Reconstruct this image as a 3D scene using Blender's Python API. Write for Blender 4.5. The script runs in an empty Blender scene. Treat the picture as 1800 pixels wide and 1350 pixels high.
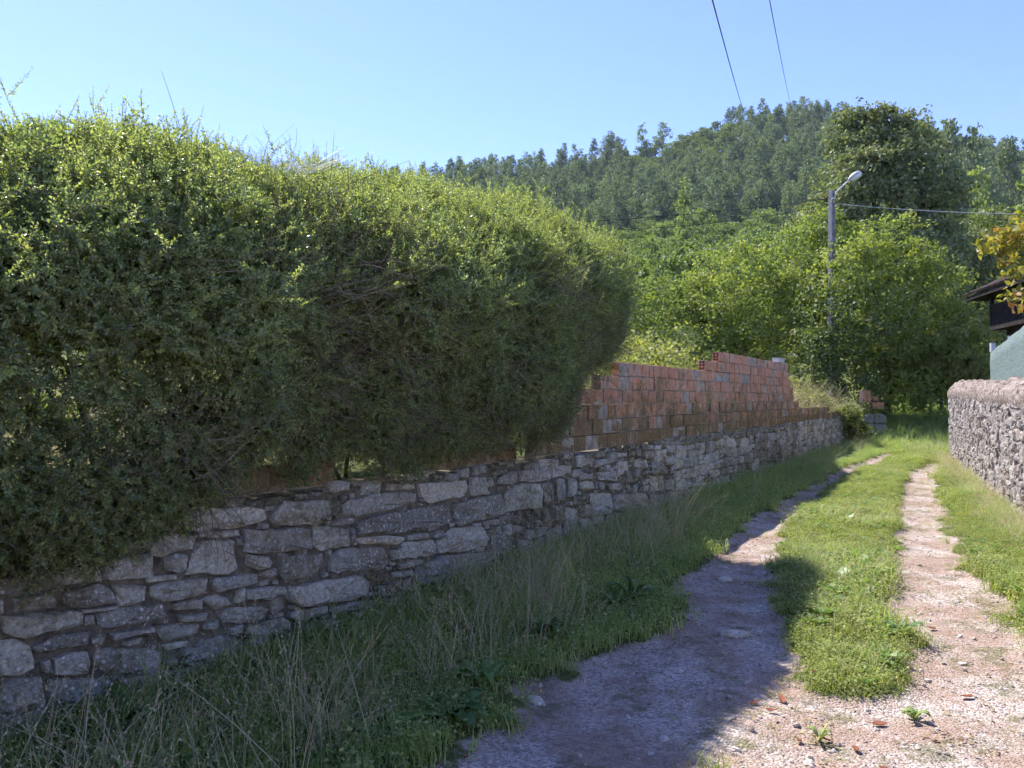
import bpy, bmesh, math, random
import numpy as np
from mathutils import Vector, Matrix, Euler

# ------------------------------------------------------------------ camera, sky, sun, exposure
scene = bpy.context.scene
COL = scene.collection
EYE = 1.6
cam_data = bpy.data.cameras.new('camera')
cam = bpy.data.objects.new('camera', cam_data)
COL.objects.link(cam)
cam.location = (0, 0, EYE)
cam.rotation_euler = (math.radians(90), 0, 0)
cam_data.sensor_width = 36
cam_data.lens = 27.2
cam_data.shift_y = 25 / 1800
cam_data.clip_start = 0.05
cam_data.clip_end = 3000
scene.camera = cam

SUN_DIR = Vector((-0.465, 0.565, 1.0)).normalized()      # towards the sun
sun_el = math.asin(SUN_DIR.z)
sun_az = math.atan2(SUN_DIR.x, SUN_DIR.y)
world = bpy.data.worlds.new('World')
scene.world = world
world.use_nodes = True
wn = world.node_tree
sky = wn.nodes.new('ShaderNodeTexSky')
sky.sky_type = 'NISHITA'
sky.sun_disc = False
sky.sun_elevation = sun_el
sky.sun_rotation = sun_az
sky.air_density = 0.9
sky.dust_density = 0.1
sky.ozone_density = 4.2
bg = wn.nodes['Background']
bg.inputs['Strength'].default_value = 0.15
tint = wn.nodes.new('ShaderNodeMix')
tint.data_type = 'RGBA'
tint.blend_type = 'MULTIPLY'
tint.inputs[0].default_value = 1.0
tint.inputs[7].default_value = (0.76, 0.705, 0.93, 1)          # the whole sky a little bluer
wn.links.new(sky.outputs[0], tint.inputs[6])
wn.links.new(tint.outputs[2], bg.inputs['Color'])

sd = bpy.data.lights.new('sun', 'SUN')
sd.energy = 4.1
sd.angle = math.radians(0.53)
sd.color = (1.0, 0.94, 0.84)
so = bpy.data.objects.new('sun', sd)
COL.objects.link(so)
so.location = (-20, 25, 50)
so.rotation_euler = SUN_DIR.to_track_quat('Z', 'Y').to_euler()
scene.view_settings.view_transform = 'Standard'
scene.view_settings.look = 'None'
scene.view_settings.exposure = 1.28
scene.view_settings.gamma = 1.0
scene.view_settings.use_curve_mapping = False
scene.cycles.max_bounces = 5
scene.cycles.diffuse_bounces = 4
scene.cycles.glossy_bounces = 2
scene.cycles.transmission_bounces = 4
scene.cycles.transparent_max_bounces = 8
scene.cycles.use_denoising = True
scene.cycles.use_adaptive_sampling = True
scene.cycles.adaptive_threshold = 0.03
scene.cycles.adaptive_min_samples = 12

# ------------------------------------------------------------------ helpers
def rng_of(seed):
    return np.random.default_rng(seed)

def tag(o, label=None, cat=None, group=None, kind=None):
    if label: o['label'] = label
    if cat: o['category'] = cat
    if group: o['group'] = group
    if kind: o['kind'] = kind
    return o

def adopt(o, root):
    o.parent = root
    o.matrix_parent_inverse = Matrix.Translation(-Vector(root.location))

def empty(name, loc):
    o = bpy.data.objects.new(name, None)
    o.location = loc
    o.empty_display_size = 0.2
    COL.objects.link(o)
    return o

def make_mesh(name, verts, faces, mat=None, smooth=False):
    me = bpy.data.meshes.new(name)
    verts = np.asarray(verts, dtype=np.float64)
    if isinstance(faces, np.ndarray):
        n, k = faces.shape
        me.vertices.add(len(verts))
        me.vertices.foreach_set('co', verts.astype(np.float32).ravel())
        me.loops.add(n * k)
        me.loops.foreach_set('vertex_index', faces.astype(np.int32).ravel())
        me.polygons.add(n)
        me.polygons.foreach_set('loop_start', np.arange(0, n * k, k, dtype=np.int32))
        me.update(calc_edges=True)
        me.validate()
    else:
        me.from_pydata([tuple(v) for v in verts], [], faces)
        me.update()
    if smooth:
        me.polygons.foreach_set('use_smooth', np.ones(len(me.polygons), dtype=bool))
    if mat: me.materials.append(mat)
    return me

def add_attr(me, name, vals, typ='FLOAT'):
    a = me.attributes.new(name, typ, 'POINT')
    vals = np.asarray(vals, dtype=np.float32 if typ != 'INT' else np.int32)
    a.data.foreach_set('vector' if typ == 'FLOAT_VECTOR' else 'value', vals.ravel())

def link(name, me, parent=None):
    o = bpy.data.objects.new(name, me)
    COL.objects.link(o)
    if parent is not None: adopt(o, parent)
    return o

def obj(name, verts, faces, mat, parent=None, smooth=False):
    return link(name, make_mesh(name, verts, faces, mat, smooth), parent)

class MB:
    """collects boxes, tubes and prisms for one mesh"""
    def __init__(s): s.v = []; s.f = []
    def add(s, v, f):
        b = len(s.v); s.v += [tuple(p) for p in v]; s.f += [tuple(i + b for i in q) for q in f]
    def box(s, c, size, rot=None):
        v = []
        for z in (-.5, .5):
            for x, y in ((-.5, -.5), (.5, -.5), (.5, .5), (-.5, .5)):
                p = Vector((x * size[0], y * size[1], z * size[2]))
                if rot is not None: p = rot @ p
                v.append(p + Vector(c))
        s.add(v, [(3, 2, 1, 0), (4, 5, 6, 7), (0, 1, 5, 4), (1, 2, 6, 5), (2, 3, 7, 6), (3, 0, 4, 7)])
    def tube(s, pts, rad, k=6, cap=True):
        pts = [Vector(p) for p in pts]
        if not hasattr(rad, '__len__'): rad = [rad] * len(pts)
        v = []
        up = Vector((0.31, 0.17, 0.93)).normalized()
        for i, p in enumerate(pts):
            d = (pts[min(i + 1, len(pts) - 1)] - pts[max(i - 1, 0)])
            if d.length < 1e-9: d = Vector((0, 0, 1))
            d.normalize()
            a = d.cross(up)
            if a.length < 1e-3: a = d.cross(Vector((1, 0, 0)))
            a.normalize(); b = d.cross(a)
            for j in range(k):
                t = 2 * math.pi * j / k
                v.append(p + (a * math.cos(t) + b * math.sin(t)) * rad[i])
        f = []
        for i in range(len(pts) - 1):
            for j in range(k):
                f.append((i * k + j, i * k + (j + 1) % k, (i + 1) * k + (j + 1) % k, (i + 1) * k + j))
        if cap:
            f.append(tuple(range(k - 1, -1, -1)))
            f.append(tuple((len(pts) - 1) * k + j for j in range(k)))
        s.add(v, f)
    def build(s, name, mat, parent=None, smooth=False):
        return obj(name, s.v, s.f, mat, parent, smooth)

# smooth value noise on arrays, for shapes
_nt = rng_of(99).random((64, 64, 64))
def vnoise(x, y, z=0.0):
    x = np.asarray(x, float); y = np.asarray(y, float); z = np.broadcast_to(np.asarray(z, float), x.shape)
    xi = np.floor(x).astype(int); yi = np.floor(y).astype(int); zi = np.floor(z).astype(int)
    fx, fy, fz = x - xi, y - yi, z - zi
    fx = fx * fx * (3 - 2 * fx); fy = fy * fy * (3 - 2 * fy); fz = fz * fz * (3 - 2 * fz)
    def g(a, b, c): return _nt[(xi + a) % 64, (yi + b) % 64, (zi + c) % 64]
    c00 = g(0, 0, 0) * (1 - fx) + g(1, 0, 0) * fx
    c10 = g(0, 1, 0) * (1 - fx) + g(1, 1, 0) * fx
    c01 = g(0, 0, 1) * (1 - fx) + g(1, 0, 1) * fx
    c11 = g(0, 1, 1) * (1 - fx) + g(1, 1, 1) * fx
    return (c00 * (1 - fy) + c10 * fy) * (1 - fz) + (c01 * (1 - fy) + c11 * fy) * fz
def fnoise(x, y, z=0.0):
    return 0.6 * vnoise(x, y, z) + 0.27 * vnoise(x * 2.1 + 7, y * 2.1 + 3, np.asarray(z) * 2.1) + 0.13 * vnoise(x * 4.3 + 1, y * 4.3, np.asarray(z) * 4.3)

def at(px, py, Y):
    """photo pixel at depth Y (metres) -> point in the place"""
    return Vector(((px - 900) / 1360 * Y, Y, EYE + (700 - py) / 1360 * Y))

# ------------------------------------------------------------------ materials
class NM:
    def __init__(s, name):
        s.m = bpy.data.materials.new(name); s.m.use_nodes = True
        s.t = s.m.node_tree; s.n = s.t.nodes; s.l = s.t.links
        s.b = s.n['Principled BSDF']; s.out = s.n['Material Output']
        s._pos = None
    def set(s, sock, val):
        if isinstance(val, bpy.types.NodeSocket): s.l.new(val, sock)
        elif isinstance(val, (tuple, list)) and len(val) == 3 and sock.type == 'RGBA': sock.default_value = (*val, 1)
        else: sock.default_value = val
    def pos(s):
        if s._pos is None: s._pos = s.n.new('ShaderNodeNewGeometry').outputs['Position']
        return s._pos
    def map(s, vec, scale):
        nd = s.n.new('ShaderNodeMapping'); s.l.new(vec, nd.inputs[0]); nd.inputs['Scale'].default_value = scale
        return nd.outputs[0]
    def noise(s, scale, detail=3, rough=0.55, vec=None, dist=0.0):
        nd = s.n.new('ShaderNodeTexNoise'); s.l.new(vec or s.pos(), nd.inputs['Vector'])
        nd.inputs['Scale'].default_value = scale; nd.inputs['Detail'].default_value = detail
        nd.inputs['Roughness'].default_value = rough; nd.inputs['Distortion'].default_value = dist
        return nd.outputs['Fac']
    def voro(s, scale, out='Distance', vec=None, rnd=1.0):
        nd = s.n.new('ShaderNodeTexVoronoi'); s.l.new(vec or s.pos(), nd.inputs['Vector'])
        nd.inputs['Scale'].default_value = scale; nd.inputs['Randomness'].default_value = rnd
        return nd.outputs[out]
    def ramp(s, fac, stops):
        nd = s.n.new('ShaderNodeValToRGB'); s.l.new(fac, nd.inputs[0])
        e = nd.color_ramp.elements
        while len(e) > len(stops): e.remove(e[-1])
        while len(e) < len(stops): e.new(0.5)
        for q, (p, c) in zip(e, stops):
            q.position = p
            q.color = (c, c, c, 1) if not hasattr(c, '__len__') else (*c, 1)
        return nd.outputs[0]
    def mix(s, fac, a, b, mode='MIX'):
        nd = s.n.new('ShaderNodeMix'); nd.data_type = 'RGBA'; nd.blend_type = mode
        s.set(nd.inputs[0], fac); s.set(nd.inputs[6], a); s.set(nd.inputs[7], b)
        return nd.outputs[2]
    def math(s, op, a, b=0.0, clamp=False):
        nd = s.n.new('ShaderNodeMath'); nd.operation = op; nd.use_clamp = clamp
        s.set(nd.inputs[0], a); s.set(nd.inputs[1], b)
        return nd.outputs[0]
    def attr(s, name, typ='GEOMETRY'):
        nd = s.n.new('ShaderNodeAttribute'); nd.attribute_name = name; nd.attribute_type = typ
        return nd.outputs['Fac']
    def rand(s):
        return s.n.new('ShaderNodeObjectInfo').outputs['Random']
    def up(s):
        g = s.n.new('ShaderNodeNewGeometry'); x = s.n.new('ShaderNodeSeparateXYZ')
        s.l.new(g.outputs['Normal'], x.inputs[0]); return x.outputs[2]
    def sep(s, i):
        x = s.n.new('ShaderNodeSeparateXYZ'); s.l.new(s.pos(), x.inputs[0]); return x.outputs[i]
    def bump(s, h, strength=0.5, dist=0.02, prev=None):
        nd = s.n.new('ShaderNodeBump'); nd.inputs['Strength'].default_value = strength
        nd.inputs['Distance'].default_value = dist; s.l.new(h, nd.inputs['Height'])
        if prev is not None: s.l.new(prev, nd.inputs['Normal'])
        return nd.outputs[0]
    def done(s, color, rough=0.85, normal=None, spec=0.3):
        s.set(s.b.inputs['Base Color'], color); s.set(s.b.inputs['Roughness'], rough)
        s.b.inputs['Specular IOR Level'].default_value = spec
        if normal is not None: s.l.new(normal, s.b.inputs['Normal'])
        return s.m

def leaf_mat(name, dark, light, extra=None, trans=0.35, rough=0.45, spec=0.4, scale=0.8, tcol=None, extra_amt=0.12):
    """two-sided leaf: colour varies from plant piece to plant piece and along the plant"""
    k = NM(name)
    r = k.math('ADD', k.math('MULTIPLY', k.rand(), 0.5), k.math('MULTIPLY', k.noise(scale, 2), 0.5))
    r2 = k.math('ADD', k.math('MULTIPLY', r, 0.7), k.math('MULTIPLY', k.attr('tint'), 0.5))
    c = k.ramp(r2, [(0.28, dark), (0.85, light)])
    if extra:
        e = k.ramp(k.attr('tint'), [(1 - extra_amt, 0.0), (1 - extra_amt + 0.02, 1.0)])
        c = k.mix(e, c, extra)
    k.done(c, rough, None, spec)
    tr = k.n.new('ShaderNodeBsdfTranslucent')
    tc = k.mix(1.0, c, tcol or (1.5, 1.6, 0.7), 'MULTIPLY')
    k.l.new(tc, tr.inputs[0])
    ms = k.n.new('ShaderNodeMixShader'); ms.inputs[0].default_value = trans
    k.l.new(k.b.outputs[0], ms.inputs[1]); k.l.new(tr.outputs[0], ms.inputs[2])
    k.l.new(ms.outputs[0], k.out.inputs['Surface'])
    return k.m

def simple_mat(name, c0, c1, scale=6.0, rough=0.85, bump=0.3, bdist=0.01, spec=0.3):
    k = NM(name)
    n = k.noise(scale, 5, 0.6)
    c = k.ramp(n, [(0.3, c0), (0.7, c1)])
    return k.done(c, rough, k.bump(k.noise(scale * 4, 4), bump, bdist), spec)

def stone_mat(name, cols, lichen=0.5, moss=0.5, moss_up=True, lich_col=(0.80, 0.79, 0.74)):
    k = NM(name)
    t = k.attr('tint')
    n1 = k.noise(9, 5, 0.65, dist=0.4); n2 = k.noise(38, 4, 0.7)
    f = k.math('ADD', k.math('MULTIPLY', t, 0.6), k.math('MULTIPLY', n1, 0.4))
    c = k.ramp(f, cols)
    c = k.mix(k.math('MULTIPLY', k.ramp(n2, [(0.36, 1.0), (0.62, 0.0)]), 0.8), c, k.mix(1.0, c, (0.42, 0.40, 0.40), 'MULTIPLY'))
    c = k.mix(k.math('MULTIPLY', k.ramp(k.noise(5.5, 5, 0.7), [(0.5, 0.0), (0.62, 1.0)]), 0.6), c, k.mix(1.0, c, (0.72, 0.56, 0.42), 'MULTIPLY'))
    # lichen rosettes: pale round spots of several sizes, in patches
    v1 = k.voro(24, vec=None); v2 = k.voro(60)
    pat = k.ramp(k.noise(2.6, 3, 0.6), [(0.36, 0.0), (0.55, 1.0)])
    s1 = k.math('MULTIPLY', k.ramp(k.math('ADD', v1, k.math('MULTIPLY', n2, 0.35)), [(0.34, 1.0), (0.44, 0.0)]), pat)
    s2 = k.ramp(k.math('ADD', v2, k.math('MULTIPLY', n1, 0.3)), [(0.33, 1.0), (0.42, 0.0)])
    s2 = k.math('MULTIPLY', s2, k.ramp(k.noise(4.1, 3), [(0.4, 0.15), (0.6, 1.0)]))
    c = k.mix(k.math('MULTIPLY', k.math('MAXIMUM', s1, s2), lichen), c, lich_col)
    # moss
    mn = k.ramp(k.math('ADD', k.noise(1.3, 4, 0.65), k.math('MULTIPLY', k.attr('moss'), 0.5)), [(0.54, 0.0), (0.70, 1.0)])
    mn = k.math('MULTIPLY', mn, k.ramp(k.noise(22, 4, 0.7), [(0.34, 0.2), (0.56, 1.0)]))
    c = k.mix(k.math('MULTIPLY', mn, moss), c, k.ramp(k.noise(50, 3), [(0.3, (0.06, 0.052, 0.022)), (0.7, (0.19, 0.165, 0.07))]))
    h = k.math('ADD', k.math('MULTIPLY', n1, 0.6), k.math('MULTIPLY', n2, 0.4))
    nb = k.bump(k.noise(140, 4, 0.7), 0.5, 0.006, k.bump(h, 0.9, 0.03))
    return k.done(c, 0.92, nb, 0.15)

M = {}
M['stone'] = stone_mat('lichened_stone', [(0.10, (0.27, 0.25, 0.205)), (0.34, (0.46, 0.44, 0.375)), (0.62, (0.64, 0.61, 0.51)), (0.9, (0.80, 0.75, 0.58))], 0.95, 0.85)
M['stone_pale'] = stone_mat('pale_mortared_stone', [(0.15, (0.24, 0.205, 0.19)), (0.45, (0.37, 0.335, 0.315)), (0.9, (0.50, 0.46, 0.435))], 0.6, 0.25, lich_col=(0.62, 0.58, 0.55))
def mat_mortar_dark():
    k = NM('earthy_joint')
    return k.done(k.ramp(k.noise(14, 5, 0.7), [(0.3, (0.09, 0.075, 0.055)), (0.7, (0.30, 0.26, 0.19))]), 0.95, k.bump(k.noise(40, 5), 0.8, 0.03), 0.1)
M['joint'] = mat_mortar_dark()
def mat_mortar_pale():
    k = NM('crumbling_pale_mortar')
    c = k.ramp(k.noise(16, 6, 0.75), [(0.25, (0.13, 0.105, 0.095)), (0.45, (0.34, 0.30, 0.28)), (0.7, (0.52, 0.47, 0.445))])
    return k.done(c, 0.95, k.bump(k.noise(30, 6, 0.75), 1.0, 0.05), 0.1)
M['mortar'] = mat_mortar_pale()
def mat_coping():
    k = NM('weathered_coping_render')
    v = k.map(k.pos(), (16, 5, 14))
    n = k.noise(1.0, 6, 0.7, vec=v)
    c = k.ramp(n, [(0.36, (0.11, 0.075, 0.06)), (0.5, (0.29, 0.235, 0.205)), (0.68, (0.48, 0.435, 0.40))])
    return k.done(c, 0.95, k.bump(n, 1.0, 0.08), 0.1)
M['coping'] = mat_coping()
def mat_brick():
    k = NM('weathered_hollow_brick')
    t = k.math('ADD', k.math('MULTIPLY', k.rand(), 0.4), k.math('MULTIPLY', k.noise(4.0, 4), 0.6))
    c = k.ramp(t, [(0.2, (0.50, 0.235, 0.135)), (0.45, (0.70, 0.32, 0.175)), (0.65, (0.68, 0.38, 0.24)), (0.85, (0.60, 0.36, 0.24))])
    c = k.mix(k.ramp(k.noise(26, 5, 0.7), [(0.36, 0.45), (0.55, 0.0)]), c, (0.16, 0.075, 0.05))
    # streaks of black algae and grey-white crust that run down
    st = k.noise(1.0, 4, 0.65, vec=k.map(k.pos(), (9, 9, 4.5)))
    c = k.mix(k.ramp(st, [(0.50, 0.0), (0.66, 0.7)]), c, (0.42, 0.34, 0.30))
    st2 = k.noise(1.0, 5, 0.7, vec=k.map(k.pos(), (14, 14, 5.0)))
    c = k.mix(k.ramp(st2, [(0.53, 0.0), (0.66, 0.75)]), c, (0.11, 0.085, 0.06))
    # moss, more of it near the bottom courses
    z = k.sep(2)
    low = k.ramp(z, [(0.0, 0.0), (1.0, 1.0)])
    mm = k.math('ADD', k.noise(2.6, 6, 0.75), k.math('MULTIPLY', k.math('SUBTRACT', 1.70, z), 0.22))
    c = k.mix(k.ramp(mm, [(0.47, 0.0), (0.62, 0.85)]), c, k.ramp(k.noise(34, 3), [(0.3, (0.075, 0.062, 0.025)), (0.7, (0.24, 0.20, 0.085))]))
    sm = k.math('MULTIPLY', k.ramp(k.noise(6, 7, 0.8), [(0.54, 0.0), (0.66, 1.0)]), 0.65)
    c = k.mix(sm, c, (0.50, 0.44, 0.36))
    return k.done(c, 0.9, k.bump(k.noise(60, 5, 0.7), 0.7, 0.012, k.bump(k.noise(14, 5, 0.7), 0.5, 0.03)), 0.2)
M['brick'] = mat_brick()
M['brick_hole'] = simple_mat('brick_hollow_dark', (0.02, 0.014, 0.012), (0.05, 0.03, 0.025), 20)
M['brick_joint'] = simple_mat('brick_bed_mortar', (0.22, 0.185, 0.14), (0.52, 0.46, 0.38), 9, 0.95, 0.8, 0.02, 0.1)
M['concrete'] = simple_mat('grey_concrete', (0.19, 0.19, 0.20), (0.33, 0.32, 0.32), 5, 0.9, 0.3, 0.01, 0.2)
M['slab'] = simple_mat('pale_concrete_slab', (0.42, 0.41, 0.40), (0.62, 0.6, 0.57), 8, 0.9, 0.3, 0.01, 0.2)
M['bark'] = simple_mat('rough_bark', (0.05, 0.038, 0.028), (0.14, 0.115, 0.09), 7, 0.95, 1.0, 0.03, 0.1)
M['bark_pale'] = simple_mat('pale_bark', (0.14, 0.125, 0.105), (0.30, 0.27, 0.23), 5, 0.95, 0.6, 0.03, 0.1)
M['twig'] = simple_mat('brown_twigs', (0.11, 0.085, 0.06), (0.27, 0.22, 0.16), 3, 0.9, 0.2, 0.005, 0.15)
M['wood_dark'] = simple_mat('old_dark_timber', (0.012, 0.010, 0.010), (0.045, 0.035, 0.032), 6, 0.85, 0.6, 0.01, 0.2)
M['tile'] = simple_mat('old_roof_tiles', (0.025, 0.019, 0.018), (0.07, 0.048, 0.042), 5, 0.9, 0.6, 0.01, 0.15)
M['steel'] = simple_mat('galvanised_metal', (0.38, 0.39, 0.41), (0.52, 0.53, 0.55), 9, 0.45, 0.1, 0.002, 0.5)
M['bowl'] = simple_mat('milky_lamp_bowl', (0.55, 0.57, 0.60), (0.68, 0.70, 0.72), 9, 0.25, 0.0, 0.002, 0.5)
M['cable_black'] = simple_mat('black_cable', (0.012, 0.012, 0.014), (0.02, 0.02, 0.024), 4, 0.6, 0.0)
M['cable_grey'] = simple_mat('pale_grey_cable', (0.36, 0.36, 0.38), (0.44, 0.44, 0.46), 4, 0.6, 0.0)
M['web'] = simple_mat('cobweb_silk', (0.6, 0.62, 0.66), (0.8, 0.82, 0.85), 20, 0.5, 0.0)

M['hedge'] = leaf_mat('small_hedge_leaves', (0.110, 0.165, 0.090), (0.33, 0.39, 0.17), (0.42, 0.43, 0.18), 0.47, 0.36, 0.6, 1.1, None, 0.10)
M['hedge_new'] = leaf_mat('fresh_hedge_shoots', (0.17, 0.215, 0.08), (0.39, 0.435, 0.16), (0.45, 0.44, 0.19), 0.50, 0.4, 0.45, 1.4)
M['hazel'] = leaf_mat('yellowing_leaves', (0.11, 0.155, 0.05), (0.32, 0.355, 0.10), (0.44, 0.39, 0.11), 0.44, 0.55, 0.25, 0.45, None, 0.08)
M['green_tree'] = leaf_mat('mid_green_leaves', (0.055, 0.085, 0.035), (0.17, 0.205, 0.07), (0.24, 0.23, 0.08), 0.35, 0.5, 0.3, 0.5)
M['dark_tree'] = leaf_mat('dark_bronze_leaves', (0.080, 0.105, 0.055), (0.235, 0.265, 0.13), (0.27, 0.23, 0.14), 0.25, 0.6, 0.18, 0.35, None, 0.10)
M['yellow_leaf'] = leaf_mat('yellow_brown_big_leaves', (0.16, 0.17, 0.035), (0.40, 0.32, 0.08), (0.34, 0.17, 0.06), 0.42, 0.5, 0.35, 1.5, None, 0.2)
M['eucalypt'] = leaf_mat('grey_green_eucalyptus', (0.060, 0.095, 0.050), (0.26, 0.32, 0.155), None, 0.22, 0.55, 0.3, 0.035)
M['broadleaf'] = leaf_mat('bright_broadleaf', (0.085, 0.13, 0.045), (0.22, 0.28, 0.085), None, 0.34, 0.55, 0.25, 0.03)
M['poplar'] = leaf_mat('pale_poplar_leaves', (0.15, 0.20, 0.07), (0.28, 0.33, 0.12), None, 0.38, 0.55, 0.25, 0.05)
M['grass'] = leaf_mat('lush_grass', (0.13, 0.18, 0.05), (0.36, 0.40, 0.13), (0.46, 0.40, 0.20), 0.40, 0.55, 0.3, 1.2, None, 0.10)
M['grass_shade'] = leaf_mat('verge_grass', (0.17, 0.25, 0.09), (0.42, 0.50, 0.19), (0.55, 0.48, 0.28), 0.42, 0.55, 0.3, 1.1, None, 0.12)
M['straw'] = leaf_mat('dry_straw', (0.38, 0.32, 0.18), (0.68, 0.60, 0.40), None, 0.25, 0.6, 0.3, 1.5, (1.1, 1.0, 0.8))
M['weed'] = leaf_mat('broad_weed_leaves', (0.085, 0.165, 0.05), (0.21, 0.33, 0.10), None, 0.35, 0.45, 0.4, 1.5)
M['bramble'] = leaf_mat('bramble_leaves', (0.10, 0.13, 0.045), (0.32, 0.33, 0.11), (0.40, 0.35, 0.17), 0.35, 0.55, 0.3, 0.9)
M['litter'] = simple_mat('brown_litter', (0.12, 0.07, 0.04), (0.40, 0.30, 0.18), 25, 0.8, 0.2, 0.003)
M['dead_leaf'] = simple_mat('red_brown_dead_leaf', (0.16, 0.05, 0.025), (0.30, 0.10, 0.05), 30, 0.7, 0.3, 0.005)

def mat_net():
    k = NM('green_shade_netting')
    w = k.noise(1.0, 3, 0.6, vec=k.map(k.pos(), (3, 3, 30)))
    c = k.ramp(w, [(0.3, (0.22, 0.29, 0.265)), (0.7, (0.36, 0.43, 0.40))])
    k.done(c, 0.8, k.bump(w, 0.4, 0.01), 0.2)
    tr = k.n.new('ShaderNodeBsdfTranslucent'); k.l.new(c, tr.inputs[0])
    tp = k.n.new('ShaderNodeBsdfTransparent')
    a = k.n.new('ShaderNodeMixShader'); a.inputs[0].default_value = 0.4
    k.l.new(k.b.outputs[0], a.inputs[1]); k.l.new(tr.outputs[0], a.inputs[2])
    b = k.n.new('ShaderNodeMixShader'); b.inputs[0].default_value = 0.28
    k.l.new(a.outputs[0], b.inputs[1]); k.l.new(tp.outputs[0], b.inputs[2])
    k.l.new(b.outputs[0], k.out.inputs['Surface'])
    return k.m
M['net'] = mat_net()

def mat_ground():
    k = NM('gravel_and_soil')
    g = k.attr('gravel')
    nb = k.noise(1.6, 4, 0.65); nf = k.noise(30, 5, 0.75); vv = k.voro(75); vc = k.voro(75, 'Color')
    sepc = k.n.new('ShaderNodeSeparateColor'); k.l.new(vc, sepc.inputs[0])
    gr = k.ramp(k.math('ADD', k.math('MULTIPLY', nf, 0.55), k.math('MULTIPLY', sepc.outputs[0], 0.45)),
                [(0.2, (0.19, 0.15, 0.13)), (0.5, (0.43, 0.365, 0.33)), (0.78, (0.64, 0.575, 0.535))])
    # bare reddish earth showing through the stones, worn patches, tiny moss and thatch
    gr = k.mix(k.math('MULTIPLY', k.ramp(nb, [(0.40, 0.0), (0.56, 1.0)]), 0.85), gr, k.ramp(nf, [(0.3, (0.19, 0.12, 0.09)), (0.7, (0.42, 0.31, 0.25))]))
    gr = k.mix(k.math('MULTIPLY', k.ramp(k.noise(3.4, 5, 0.7), [(0.53, 0.0), (0.63, 1.0)]), 0.7), gr, k.ramp(nf, [(0.3, (0.07, 0.075, 0.03)), (0.7, (0.19, 0.18, 0.09))]))
    soil = k.ramp(k.noise(11, 5, 0.7), [(0.3, (0.05, 0.065, 0.02)), (0.55, (0.11, 0.13, 0.04)), (0.8, (0.20, 0.165, 0.085))])
    e = k.ramp(k.math('ADD', g, k.math('MULTIPLY', k.math('SUBTRACT', k.noise(14, 5, 0.7), 0.5), 0.9)), [(0.4, 0.0), (0.62, 1.0)])
    c = k.mix(e, soil, gr)
    h = k.math('ADD', k.math('MULTIPLY', k.math('SUBTRACT', 0.6, vv), 0.7), k.math('MULTIPLY', nf, 0.5))
    return k.done(c, 0.95, k.bump(h, 0.9, 0.016, k.bump(nb, 0.5, 0.05)), 0.12)
M['ground'] = mat_ground()
M['pebble'] = simple_mat('pale_pebbles', (0.24, 0.205, 0.185), (0.64, 0.58, 0.54), 11, 0.9, 0.4, 0.004, 0.2)

# ------------------------------------------------------------------ scatter by geometry nodes (for stuff nobody could count)
def scatter(name, pts, rots, scls, idx, sources, parent=None):
    pts = np.asarray(pts)
    me = bpy.data.meshes.new(name)
    me.vertices.add(len(pts)); me.vertices.foreach_set('co', pts.astype(np.float32).ravel())
    add_attr(me, 'rot', rots, 'FLOAT_VECTOR'); add_attr(me, 'scl', scls); add_attr(me, 'idx', idx, 'INT')
    o = link(name, me, parent)
    ng = bpy.data.node_groups.new(name + '_scatter', 'GeometryNodeTree')
    ng.interface.new_socket('Geometry', in_out='INPUT', socket_type='NodeSocketGeometry')
    ng.interface.new_socket('Geometry', in_out='OUTPUT', socket_type='NodeSocketGeometry')
    N, L = ng.nodes, ng.links
    gi = N.new('NodeGroupInput'); go = N.new('NodeGroupOutput')
    inst = N.new('GeometryNodeInstanceOnPoints')
    gti = N.new('GeometryNodeGeometryToInstance')
    for s in reversed(sources):
        oi = N.new('GeometryNodeObjectInfo'); oi.inputs['Object'].default_value = s
        oi.inputs['As Instance'].default_value = False
        L.new(oi.outputs['Geometry'], gti.inputs[0])
    def na(nm, t):
        q = N.new('GeometryNodeInputNamedAttribute'); q.data_type = t; q.inputs['Name'].default_value = nm
        return q.outputs['Attribute']
    L.new(gi.outputs[0], inst.inputs['Points']); L.new(gti.outputs[0], inst.inputs['Instance'])
    inst.inputs['Pick Instance'].default_value = True
    L.new(na('idx', 'INT'), inst.inputs['Instance Index'])
    er = N.new('FunctionNodeEulerToRotation'); L.new(na('rot', 'FLOAT_VECTOR'), er.inputs[0])
    L.new(er.outputs[0], inst.inputs['Rotation'])
    L.new(na('scl', 'FLOAT'), inst.inputs['Scale'])
    L.new(inst.outputs[0], go.inputs[0])
    md = o.modifiers.new('scatter', 'NODES'); md.node_group = ng
    o['kind'] = 'stuff'
    return o

def dir_to_euler(d):
    d = d / np.linalg.norm(d, axis=1, keepdims=True)
    th = np.arccos(np.clip(d[:, 2], -1, 1)); ph = np.arctan2(d[:, 1], d[:, 0])
    return np.stack([np.zeros_like(th), th, ph], 1)

def quads_from_centres(c, n, up, L, W):
    """leaf rhombi: centres c, axis up, normal n -> verts, quad faces (folded along the mid rib)"""
    a = up / np.linalg.norm(up, axis=1, keepdims=True)
    b = np.cross(n, a); b /= np.maximum(np.linalg.norm(b, axis=1, keepdims=True), 1e-6)
    nn = np.cross(a, b)
    L = np.asarray(L).reshape(-1, 1); W = np.asarray(W).reshape(-1, 1)
    p0 = c - a * L * .5; p2 = c + a * L * .5 - nn * L * .08
    p1 = c + b * W * .5 + nn * W * .12 + a * L * .03; p3 = c - b * W * .5 + nn * W * .12 + a * L * .03
    v = np.stack([p0, p1, p2, p3], 1).reshape(-1, 3)
    f = np.arange(len(v)).reshape(-1, 4)
    return v, f

def rand_dirs(r, n):
    d = r.normal(size=(n, 3)); return d / np.linalg.norm(d, axis=1, keepdims=True)

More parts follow.
